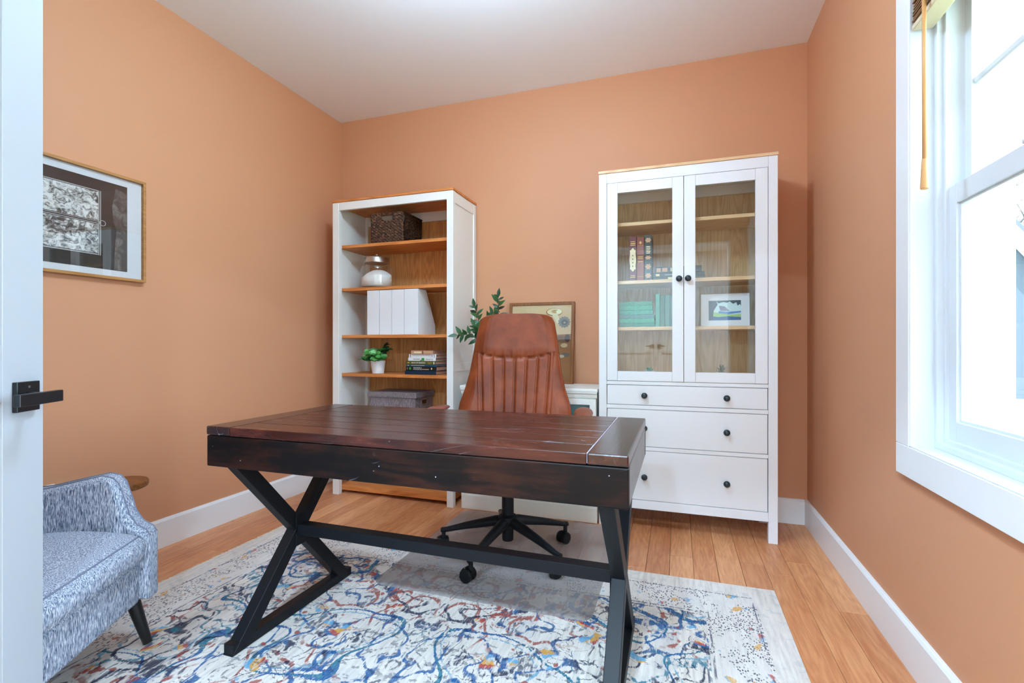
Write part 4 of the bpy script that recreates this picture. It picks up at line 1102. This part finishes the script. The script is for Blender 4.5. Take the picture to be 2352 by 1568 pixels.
for k, (lb, dx, W, D, T, cv) in enumerate(stack):
    e, m = book('book', lb, (bx0 + dx, by + 0.004 * (k % 3), z), W, D, T, cv, (200, 160, 138) if k < 4 else (186, 140, 118), 0.0, G1)
    yf = -0.0012
    if k == 1:
        lettering('BIOLOGICAL', 0.0105, 0.052, front_M(0.082, yf - 0.0003, 0.0195), M['ink_white'], e)
        lettering('PHYSICS', 0.0105, 0.052, front_M(0.082, yf - 0.0003, 0.0090), M['ink_white'], e)
        band(e, 0.1125, 0.1142, 0.0045, 0.0245, yf, M['ink_white'])
        band(e, 0.118, 0.168, 0.0075, 0.0105, yf, M['ink_cream']); band(e, 0.118, 0.165, 0.017, 0.0185, yf, M['ink_brown'])
        band(e, 0.183, 0.191, 0.009, 0.020, yf, M['ink_cream']); band(e, 0.009, 0.0115, 0.008, 0.022, yf, M['ink_grey'])
        obj('print', lathe(newbm(), [(0.0085, 0.0), (0.0085, 0.0006)], 20), M['ink_green'], e, loc=(0.031, yf, 0.0145), rot=(R(90), 0, 0))
    elif k == 2:
        band(e, 0.010, 0.020, 0.0030, 0.0075, yf, M['ink_white']); band(e, 0.036, 0.135, 0.0036, 0.0066, yf, M['ink_white'])
    elif k == 3:
        lettering('WAYS OF READING', 0.0135, 0.102, front_M(0.092, yf - 0.0003, 0.0125), M['ink_white'], e)
        band(e, 0.012, 0.028, 0.011, 0.016, yf, M['ink_gold']); band(e, 0.158, 0.194, 0.0145, 0.0162, yf, M['ink_gold']); band(e, 0.162, 0.187, 0.0075, 0.0092, yf, M['ink_gold']); band(e, 0.201, 0.208, 0.005, 0.0195, yf, M['ink_white'])
    elif k == 4:
        lettering('THE WORLD', 0.0105, 0.050, front_M(0.062, yf - 0.0003, 0.0100), M['ink_black'], e)
        lettering('WITHOUT US', 0.0105, 0.054, front_M(0.155, yf - 0.0003, 0.0100), M['ink_black'], e)
        band(e, 0.099, 0.119, 0.002, 0.0185, yf, M['ink_green']); band(e, 0.091, 0.0985, 0.001, 0.007, yf, M['ink_black'])
    elif k == 5:
        for a in (0.009, 0.184): band(e, a, a + 0.0032, 0.0005, 0.022, yf, M['ink_black'])
        band(e, 0.028, 0.075, 0.012, 0.0155, yf, M['ink_grey']); band(e, 0.08, 0.118, 0.012, 0.0155, yf, M['ink_grey']); band(e, 0.123, 0.155, 0.012, 0.0155, yf, M['ink_grey']); band(e, 0.165, 0.172, 0.009, 0.0125, yf, M['ink_black'])
    elif k == 6:
        band(e, 0.022, 0.075, 0.006, 0.016, yf, M['ink_cream']); band(e, 0.082, 0.09, 0.002, 0.0215, yf, M['ink_brown']); band(e, 0.10, 0.15, 0.005, 0.018, yf, M['ink_tan'])
    z += T + 0.0003

# grey fabric storage box with lid
t = NT('grey_linen'); c = t.coord(); f = t.noise(t.vmul(c, (300, 300, 60)), 1.0, 3)
M['linen'] = t.bsdf(t.ramp(f, [(0.3, srgb(94, 86, 90)), (0.7, srgb(152, 142, 146))]), 0.9, 0, 0.15, t.bump(f, 0.4, 0.002))
sb = thing('storage_box', 'grey linen storage box with a lid and metal grip, lowest in the bookcase', 'storage box', (BCX + 0.236, 2.785, SH[4] + 0.0008))
obj('box_body', B(0.012, 0.358, 0.008, 0.252, 0, 0.190, 0.003), M['linen'], sb)
obj('box_lid', B(0, 0.370, 0, 0.258, 0.1845, 0.219, 0.004, 2), M['linen'], sb)
hp = B(0.358, 0.3605, 0.09, 0.165, 0.135, 0.172, 0.001)
h_ = obj('grip_plate', hp, M['steel'], sb)
obj('grip_slot', B(0.3604, 0.3612, 0.099, 0.156, 0.141, 0.166), M['ink_black'], h_)

# ------------------------------------------------------------------ things inside the display cabinet
def spine_ornament(e, T, H, kind):
    y = -0.0026; g = M['ink_gold']
    if kind == 0:
        band(e, T * 0.2, T * 0.8, H * 0.885, H * 0.90, y, g); band(e, T * 0.2, T * 0.85, H * 0.84, H * 0.862, y, g); band(e, T * 0.15, T * 0.85, H * 0.80, H * 0.822, y, g)
        pts = []
        for i in range(28):
            a = 2 * math.pi * i / 28; rr = 1 + 0.10 * math.cos(8 * a)
            pts.append((T / 2 + T * 0.42 * rr * math.copysign(abs(math.cos(a)) ** 0.5, math.cos(a)), H * 0.485 + H * 0.245 * rr * math.copysign(abs(math.sin(a)) ** 0.6, math.sin(a))))
        obj('print', prism(newbm(), pts, lambda u, v, d: (u, d, v), y - 0.0006, y), M['ink_cream'], e)
        for zz in (0.34, 0.42, 0.5, 0.58): obj('print', prism(newbm(), [(T * .5, H * (zz - .02)), (T * .6, H * zz), (T * .5, H * (zz + .02)), (T * .4, H * zz)], lambda u, v, d: (u, d, v), y - 0.0009, y - 0.0005), M['ink_brown'], e)
        band(e, T * 0.2, T * 0.8, H * 0.12, H * 0.135, y, g); band(e, T * 0.15, T * 0.85, H * 0.085, H * 0.10, y, g)
    elif kind == 1:
        for zz in (0.80, 0.62, 0.10): band(e, T * 0.04, T * 0.96, H * zz, H * zz + 0.0012, y, g)
        for zz in (0.545, 0.51, 0.435): band(e, T * 0.15, T * 0.85, H * zz, H * zz + 0.004, y, g)
        obj('print', prism(newbm(), [(T * .5, H * .83), (T * .7, H * .87), (T * .5, H * .91), (T * .3, H * .87)], lambda u, v, d: (u, d, v), y - 0.0005, y), g, e)
    else:
        for zz, hh in ((0.83, 0.12), (0.24, 0.14), (0.05, 0.13), (0.46, 0.10)):
            pts = []
            for i in range(24):
                a = 2 * math.pi * i / 24; rr = 1 + 0.22 * math.cos(6 * a)
                pts.append((T * 0.5 + T * 0.36 * rr * math.cos(a), H * (zz + hh / 2) + H * hh * 0.42 * rr * math.sin(a)))
            obj('print', prism(newbm(), pts, lambda u, v, d: (u, d, v), y - 0.0005, y), M['ink_tan'], e)
        for i in range(5): band(e, T * 0.25, T * (0.75 + 0.05 * (i % 2)), H * (0.60 + i * 0.035), H * (0.617 + i * 0.035), y, M['ink_cream'])
G2 = 'ornate hardbacks standing in the cabinet'
for k, (a, T, H, cv, lb) in enumerate(((0.160, 0.040, 0.252, (96, 40, 62), 'purple red hardback with a gold arabesque on its spine'), (0.203, 0.038, 0.249, (128, 62, 58), 'dusty red hardback between the purple and the dark teal one'), (0.244, 0.040, 0.256, (30, 62, 70), 'dark teal hardback with gilt flourishes beside the flat books'))):
    e, m = book('book', lb, (CX0 + a, 2.842, CS[1] + 0.0006), H, 0.18, T, cv, (226, 206, 160), 0, G2, False)
    spine_ornament(e, T, H, k)
G3 = 'dark books lying flat in the cabinet'
z = CS[1] + 0.0006
for k, (a, W, T, lb) in enumerate(((0.290, 0.272, 0.020, 'dark teal book at the bottom of the flat cabinet stack'), (0.293, 0.268, 0.022, 'dark teal book in the middle of the flat cabinet stack'), (0.297, 0.248, 0.033, 'dark teal book with two pale squares, on top of the flat stack'))):
    e, m = book('book', lb, (CX0 + a, 2.852, z), W, 0.17, T, (28, 56, 66), (150, 150, 140), 0, G3)
    if k == 2:
        band(e, 0.012, 0.034, 0.004, 0.027, -0.0012, M['ink_tan']); band(e, 0.042, 0.070, 0.005, 0.027, -0.0012, M['ink_tan'])
        for i in range(4): band(e, 0.086 + i * 0.012, 0.094 + i * 0.012, 0.006 + 0.003 * (i % 2), 0.026, -0.0012, M['ink_cream'])
    elif k == 1:
        band(e, 0.012, 0.032, 0.005, 0.017, -0.0012, M['ink_cream']); band(e, 0.060, 0.13, 0.009, 0.013, -0.0012, M['ink_grey'])
    else:
        band(e, 0.080, 0.125, 0.004, 0.017, -0.0012, M['ink_cream'])
    z += T + 0.0003
def green_cloth(name, c):
    t = NT(name); cc = t.coord(); f = t.noise(t.vmul(cc, (90, 200, 200)), 1.0, 4)
    return t.bsdf(t.ramp(f, [(0.3, tuple(x * 0.7 for x in c)), (0.7, tuple(min(1, x * 1.2) for x in c))]), 0.6, 0, 0.3, t.bump(f, 0.2, 0.002))
greens = [green_cloth('green_cloth_%d' % i, srgb(*c)) for i, c in enumerate(((14, 132, 112), (24, 148, 120), (40, 126, 122), (18, 150, 128), (22, 150, 118), (20, 140, 110)))]
G4 = 'green cloth books lying flat in the cabinet'; z = CS[2] + 0.0006
pos = ['bottom green book of the flat green stack', 'green book second from the bottom of the flat green stack', 'green book third from the bottom of the flat green stack', 'green book third from the top of the flat green stack', 'green book second from the top of the flat green stack', 'topmost green book of the flat green stack']
for k, T in enumerate((0.022, 0.027, 0.021, 0.024, 0.028, 0.0215)):
    book('book', pos[k], (CX0 + 0.104 - 0.002 * (k > 2), 2.846 + 0.002 * (k % 3), z), 0.196 - 0.0025 * k, 0.15, T, greens[k], (198, 206, 190), 0, G4)
    z += T + 0.0002
G5 = 'green books standing in the cabinet'
xx = 0.302
for k, (T, H, c, lb) in enumerate(((0.024, 0.184, (70, 150, 132), 'pale green book standing next to the flat green stack'), (0.026, 0.178, (52, 112, 96), 'dark green standing book second from the flat green stack'), (0.026, 0.178, (66, 130, 112), 'grey green standing book third from the flat green stack'), (0.030, 0.178, (74, 128, 124), 'grey teal standing book half behind the door stile'))):
    book('book', lb, (CX0 + xx, 2.852, CS[2] + 0.0006), H, 0.15, T, c, (190, 200, 180), 0, G5, False); xx += T + 0.0012
# matted painting leaning inside
pic = thing('matted_painting', 'small blue and green landscape painting in a white mat inside the cabinet', 'picture', (CX0 + 0.541, 2.864, CS[2] + 0.0008))
pic.rotation_euler = (R(-7), 0, R(-2))
obj('mat_board', B(0, 0.242, 0, 0.006, 0, 0.178, 0.0006), plain('white_mat', srgb(222, 224, 232), 0.6), pic)
pr = obj('print', B(0.040, 0.200, -0.0010, -0.0002, 0.032, 0.140), ink('painting_sky', (196, 222, 226)), pic, label='landscape painting')
def blotch(parent, pts, c, y, name='print'):
    return obj(name, prism(newbm(), pts, lambda u, v, d: (0.040 + 0.160 * u, d, 0.032 + 0.108 * v), y - 0.0003, y), ink('paint', c), parent)
blotch(pr, [(0, 0), (1, 0), (1, .14), (.6, .2), (.3, .16), (.14, .2), (0, .3)], (22, 92, 150), -0.0011)
blotch(pr, [(.14, .2), (.3, .16), (.6, .2), (1, .14), (1, .3), (.7, .28), (.4, .36), (.15, .42)], (150, 196, 120), -0.0012)
blotch(pr, [(.3, .36), (.62, .3), (1, .38), (1, .46), (.6, .42), (.32, .47)], (64, 128, 196), -0.0013)
blotch(pr, [(.32, .74), (.5, .7), (.66, .46), (.36, .48)], (126, 124, 150), -0.0014)
blotch(pr, [(0, 0), (.12, 0), (.16, .5), (.28, .8), (.24, 1), (0, 1)], (18, 66, 92), -0.0016)
blotch(pr, [(.24, 1), (.3, .86), (.46, .93), (.58, .88), (.66, .95), (.76, .82), (.86, .9), (.9, .72), (.97, .8), (1, .7), (1, 1)], (24, 78, 98), -0.0016)
# two small succulents on the cabinet floor
CF = 0.8085
def succ(name, lb, u, y, mat, nl, L, W, spiky, h):
    e = thing(name, lb, 'succulent', (CX0 + u, y, CF))
    obj('pot', lathe(newbm(), [(0.022, 0), (0.025, 0.001), (0.030, h), (0.027, h), (0.02, h - 0.006)], 24), M['pot'], e, 'auto')
    me = leaf_mesh(L, W, -0.35 if not spiky else -0.1, not spiky); me.materials.append(mat)
    for ring in range(3):
        for k in range(nl):
            a = 2 * math.pi * (k + 0.5 * ring) / nl; el = R((12, 40, 66)[ring])
            put_leaf(me, None, e, Vector((0, 0, h - 0.004 + 0.002 * ring)), Vector((math.cos(a) * math.cos(el), math.sin(a) * math.cos(el), math.sin(el))), s=(1.0, 0.85, 0.65)[ring] if not spiky else (0.8, 0.95, 1.0)[ring])
M['leaf_blue'] = leaf_mat('blue_green_leaf', srgb(60, 140, 116), srgb(120, 196, 168))
succ('succulent', 'pale blue-green rosette succulent behind the first glazed door', 0.268, 2.86, M['leaf_blue'], 8, 0.030, 0.020, False, 0.046)
succ('succulent', 'spiky dark green succulent behind the second glazed door', 0.645, 2.86, M['leaf_dark'], 9, 0.044, 0.011, True, 0.046)

# ------------------------------------------------------------------ things on the console
mp = thing('framed_print', 'wood framed print of mushrooms leaning on the wall behind the chair', 'picture', (-1.058, 3.030, 0.7558))
mp.rotation_euler = (R(-6.2), 0, 0)
fw_, fh_, ft = 0.438, 0.528, 0.020
M['oak_frame'] = wood('brown_frame', srgb(110, 66, 34), srgb(152, 98, 56), 'Z', 1.2, 0.45, 0.35, 0.3)
for a, b, lo, hi in ((0, 0.019, 0, fh_), (fw_ - 0.019, fw_, 0, fh_), (0.0191, fw_ - 0.0191, 0, 0.019), (0.0191, fw_ - 0.0191, fh_ - 0.019, fh_)):
    obj('frame_bar', B(a, b, 0, ft, lo, hi, 0.0012), M['oak_frame'], mp)
t = NT('print_paper'); c = t.coord(); f = t.noise(c, 4.0, 3)
paper = obj('print', B(0.0185, fw_ - 0.0185, 0.008, 0.012, 0.0185, fh_ - 0.0185), t.bsdf(t.ramp(f, [(0.3, srgb(218, 180, 134)), (0.7, srgb(230, 202, 162))]), 0.6), mp)
def motif(pts, c, y, nm='print', var=0.25):
    return obj(nm, prism(newbm(), pts, lambda u, v, d: (u, d, v), y - 0.0004, y), plain('print_ink', srgb(*c), 0.6, var=var), paper)
def ell(cx, cy, rx, ry, n=22, a0=0, a1=360, wob=0.0, lob=0):
    return [(cx + rx * (1 + wob * math.cos(lob * R(a0 + (a1 - a0) * i / n))) * math.cos(R(a0 + (a1 - a0) * i / n)), cy + ry * (1 + wob * math.cos(lob * R(a0 + (a1 - a0) * i / n))) * math.sin(R(a0 + (a1 - a0) * i / n))) for i in range(n + (0 if a1 - a0 == 360 else 1))]
motif([(0.0185, 0.0185), (fw_ - 0.0185, 0.0185), (fw_ - 0.0185, 0.318), (0.0185, 0.305)], (160, 106, 64), 0.0079)
motif(ell(0.305, 0.462, 0.054, 0.026), (150, 86, 36), 0.0077); motif(ell(0.307, 0.464, 0.050, 0.022), (236, 216, 172), 0.0074); motif(ell(0.312, 0.466, 0.026, 0.012), (196, 150, 88), 0.0071); motif(ell(0.330, 0.464, 0.013, 0.010), (238, 226, 200), 0.0068)
motif([(0.290, 0.445), (0.330, 0.445), (0.345, 0.40), (0.325, 0.385), (0.315, 0.41)], (226, 208, 170), 0.0072)
motif(ell(0.372, 0.396, 0.038, 0.035, 40, 0, 360, 0.10, 13), (134, 128, 124), 0.0069); motif(ell(0.374, 0.394, 0.022, 0.019, 30, 0, 360, 0.12, 11), (104, 98, 96), 0.0066); motif(ell(0.375, 0.392, 0.007, 0.006), (168, 160, 150), 0.0063)
motif(ell(0.36, 0.285, 0.045, 0.022), (122, 88, 66), 0.0070); motif(ell(0.395, 0.29, 0.018, 0.026), (84, 58, 46), 0.0066); motif(ell(0.375, 0.245, 0.022, 0.014), (206, 176, 140), 0.0066); motif(ell(0.385, 0.185, 0.030, 0.012), (112, 102, 96), 0.0067); motif(ell(0.36, 0.175, 0.018, 0.010), (196, 182, 160), 0.0064); motif(ell(0.20, 0.22, 0.06, 0.03), (116, 78, 56), 0.0069)
obj('pane', B(0.019, fw_ - 0.019, 0.0035, 0.005, 0.019, fh_ - 0.019), M['cab_glass'], mp)

vp = thing('leafy_branch_vase', 'dark green leafy branches in a vase on the console, beside the framed print', 'vase with branches', (-1.07, 2.85, 0.7556))
obj('vase', lathe(newbm(), [(0.035, 0.0), (0.045, 0.004), (0.058, 0.06), (0.052, 0.11), (0.026, 0.15), (0.022, 0.175), (0.026, 0.182), (0.022, 0.182), (0.018, 0.15)], 32), plain('vase_clay', srgb(206, 196, 184), 0.5), vp, True)
lm = leaf_mesh(0.066, 0.027, 0.22); lm.materials.append(M['leaf_dark'])
branches = [[(0, 0, 0.15), (0.01, -0.01, 0.33), (0.03, -0.03, 0.45), (0.031, -0.03, 0.54)],
            [(0, 0, 0.15), (-0.05, -0.03, 0.30), (-0.09, -0.06, 0.40), (-0.11, -0.07, 0.479)],
            [(0, 0, 0.15), (-0.05, -0.06, 0.25), (-0.12, -0.12, 0.31), (-0.18, -0.17, 0.305)],
            [(0, 0, 0.15), (-0.02, -0.02, 0.32), (-0.03, -0.03, 0.40), (0.0, -0.03, 0.45)],
            [(0, 0, 0.15), (-0.04, -0.05, 0.27), (-0.08, -0.08, 0.32), (-0.10, -0.09, 0.36)]]
for bi, br in enumerate(branches):
    P = [Vector(p) for p in br]
    def cr(s, P=P):
        k = min(int(s * 3), 2); q = s * 3 - k; return P[k].lerp(P[k + 1], q)
    stm = obj('branch', tube(newbm(), [cr(i / 15) for i in range(16)], [0.0026 - 0.0001 * i for i in range(16)], 6), M['stem'], vp, True)
    nl = 14
    for k in range(nl):
        s = 0.40 + 0.58 * k / (nl - 1); p = cr(s); d = (cr(min(1, s + 0.04)) - cr(s - 0.04)).normalized()
        az = 2.4 * k + bi; side = d.cross(Vector((0.1, 1, 0.2))).normalized(); oth = d.cross(side)
        dirn = d * 0.6 + (side * math.cos(az) + oth * math.sin(az)) * 0.85
        put_leaf(lm, None, stm, p, dirn, up=Vector((0, -1, 0.4)), s=rng.uniform(0.7, 1.05) * (1 - 0.25 * (s > 0.9)))
    put_leaf(lm, None, stm, P[-1], P[-1] - P[-2], up=Vector((0, -1, 0.3)), s=0.9)

# ------------------------------------------------------------------ framed photograph on the left wall
lp = thing('framed_photograph', 'oak framed black and white photograph of a rough-glazed window on the wall', 'picture', (XL + 0.001, 1.650, 1.296))
lp.rotation_euler = (0, 0, R(90))              # local x runs along -y... see below
lp.rotation_euler = (0, 0, R(-90))             # local x points to -y, local y to +x (into the room)
PW_, PH_ = 0.66, 0.478
M['light_oak'] = wood('light_oak_frame', srgb(150, 100, 52), srgb(196, 144, 88), 'X', 1.2, 0.4, 0.35, 0.3)
for a, b, lo, hi in ((0, 0.013, 0, PH_), (PW_ - 0.013, PW_, 0, PH_), (0.0131, PW_ - 0.0131, 0, 0.013), (0.0131, PW_ - 0.0131, PH_ - 0.013, PH_)):
    obj('frame_bar', B(a, b, 0.0, 0.026, lo, hi, 0.001), M['light_oak'], lp)
obj('mat_board', B(0.0125, PW_ - 0.0125, 0.004, 0.010, 0.0125, PH_ - 0.0125), plain('white_mount', srgb(228, 228, 232), 0.7), lp)
ax0, ax1, az0, az1 = 0.076, PW_ - 0.076, 0.042, PH_ - 0.045
t = NT('photo_dark'); c = t.coord(); f = t.noise(c, 7.0, 3)
ph = obj('print', B(ax0, ax1, 0.0100, 0.0106, az0, az1), t.bsdf(t.ramp(f, [(0.3, srgb(16, 13, 12)), (0.7, srgb(38, 30, 26))]), 0.6), lp)
def pr_rect(a, b, lo, hi, m, y=0.0112, nm='print'): return obj(nm, B(a, b, y - 0.0005, y, lo, hi), m, ph)
t = NT('photo_rough_glass'); c = t.coord()
wv = t.noise(t.vmul(c, (1, 1, 1.3)), 34.0, 8, 0.7, 1.3)
g1 = t.noise(t.vadd(c, (4, 4, 4)), 12.0, 5, 0.65, 0.8)
t_col = t.ramp(t.math('ADD', t.math('MULTIPLY', wv, 0.7), t.math('MULTIPLY', g1, 0.3)), [(0.38, srgb(14, 14, 14)), (0.45, srgb(96, 94, 92)), (0.50, srgb(184, 182, 178)), (0.56, srgb(236, 234, 230))])
m_rg = t.bsdf(t_col, 0.6)
m_line = ink('photo_pale_line', (196, 196, 192)); m_dk = ink('photo_black', (14, 12, 11))
px0, px1 = 0.196, PW_ - 0.20
pr_rect(px0, px1, 0.108, 0.236, m_rg); pr_rect(px0, px1, 0.252, 0.378, m_rg)
for lo, hi in ((0.101, 0.105), (0.239, 0.2415), (0.247, 0.249), (0.381, 0.384)): pr_rect(px0, px1, lo, hi, m_line)
for a in (px0 - 0.0045, px0 - 0.011): pr_rect(a, a + 0.003, 0.10, 0.384, m_line)
t = NT('photo_stone'); c = t.coord(); f = t.noise(t.vmul(c, (1, 1, 0.6)), 30.0, 6, 0.7, 0.8)
m_st = t.bsdf(t.ramp(f, [(0.32, srgb(30, 26, 24)), (0.52, srgb(84, 78, 74)), (0.72, srgb(140, 134, 130))]), 0.7)
obj('print', prism(newbm(), [(ax0 + 0.002, az0 + 0.002), (0.132, az0 + 0.002), (0.128, 0.16), (0.122, 0.23), (0.135, 0.26), (0.140, 0.33), (0.125, az1 - 0.02), (ax0 + 0.002, az1 - 0.03)], lambda u, v, d: (u, d, v), 0.0107, 0.0111), m_st, ph)
bm = newbm(); n = 28
ro = [[bm.verts.new((0.178 + r_ * math.cos(2 * math.pi * i / n), y_, 0.244 + r_ * math.sin(2 * math.pi * i / n))) for i in range(n)] for r_, y_ in ((0.0125, 0.0107), (0.0125, 0.0112), (0.0105, 0.0112), (0.0105, 0.0107))]
for A_, B_ in zip(ro, ro[1:] + ro[:1]):
    for i in range(n): bm.faces.new((A_[i], A_[(i + 1) % n], B_[(i + 1) % n], B_[i]))
bmesh.ops.recalc_face_normals(bm, faces=bm.faces)
obj('print', bm, m_line, ph)
obj('pane', B(0.013, PW_ - 0.013, 0.014, 0.016, 0.013, PH_ - 0.013), glass_pane('picture_glass', (0.96, 0.97, 0.97), 0.05), lp)

# ------------------------------------------------------------------ outside the window
GZ = -0.6
t = NT('lawn'); c = t.coord(); f = t.noise(c, 1.2, 6, 0.7)
struct('ground', B(XO - 0.02, 60, -30, 70, GZ - 0.3, GZ), t.bsdf(t.ramp(f, [(0.3, srgb(120, 134, 96)), (0.7, srgb(160, 170, 134))]), 0.95, 0, 0.1), 'lawn outside the window')
hs = thing('outside_house', 'grey gabled house with white trim beyond the lawn', 'house', (3.0, 18.6, GZ))
M['siding'] = plain('grey_siding', srgb(62, 68, 78), 0.8, var=0.08); M['roofing'] = plain('dark_roofing', srgb(70, 72, 78), 0.9)
hwid, hp_, hz = 8.2, 9.2, 2.55
apex = hz + hwid / 2 * 1.35
obj('gable_wall', prism(newbm(), [(0, 0), (hwid, 0), (hwid, hz), (hwid / 2, apex), (0, hz)], lambda u, v, d: (u, d, v), 0, 9), M['siding'], hs)
for s in (0, 1):
    f = (lambda u, v, d: (u, d, v)) if s else (lambda u, v, d: (hwid - u, d, v))
    obj('roof_slope', prism(newbm(), [(hwid / 2, apex + 0.10), (hwid + 0.4, hz - 0.44), (hwid + 0.4, hz - 0.24), (hwid / 2, apex + 0.34)], f, -0.35, 9.3), M['roofing'], hs)
    obj('rake_board', prism(newbm(), [(hwid / 2, apex - 0.26), (hwid + 0.3, hz - 0.72), (hwid + 0.4, hz - 0.40), (hwid / 2, apex + 0.12)], f, -0.36, -0.03), M['outside_white'], hs)
struct('path_outside', B(4, 16, 16.4, 17.6, GZ - 0.02, GZ + 0.02), plain('concrete_path', srgb(168, 166, 160), 0.9), 'pale path in front of the grey house')
M['bark'] = plain('pale_bark', srgb(78, 72, 70), 0.9)
def bare_tree(lb, loc, h, seed):
    r_ = random.Random(seed); bm = newbm()
    def grow(p, d, L, rad, lev):
        pts = [p]; q = p; dd_ = d
        for i in range(4):
            dd_ = (dd_ + Vector((r_.uniform(-1, 1), r_.uniform(-1, 1), r_.uniform(-0.3, 0.6))) * 0.16).normalized()
            q = q + dd_ * (L / 4); pts.append(q)
        tube(bm, pts, [rad * (1 - 0.12 * i) for i in range(5)], 5 if lev else 8)
        if lev < 4:
            for k in range(3 if lev else 5):
                b = pts[r_.choice((2, 3, 4)) if lev else (2, 3, 3, 4, 4)[k]]
                a = r_.uniform(0, 2 * math.pi)
                nd = (dd_ * 0.75 + Vector((math.cos(a), math.sin(a), r_.uniform(0.0, 0.7))) * 0.8).normalized()
                grow(b, nd, L * r_.uniform(0.58, 0.76), rad * 0.55, lev + 1)
    grow(Vector((0, 0, -0.1)), Vector((0, 0, 1)), h * 0.4, h * 0.018, 0)
    e = thing('bare_tree', lb, 'tree', loc, 0, 'leafless trees beyond the lawn')
    obj('trunk', bm, M['bark'], e, True)
for k, (x, y, h) in enumerate(((14.8, 28.8, 13.0), (21.6, 42.4, 13.0), (28.6, 55.5, 18.0))):
    bare_tree(('tall leafless tree rising over the neighbouring roof', 'leafless tree of middle distance behind the grey house', 'leafless tree furthest off behind the grey house')[k], (x, y, GZ), h, 11 + k)
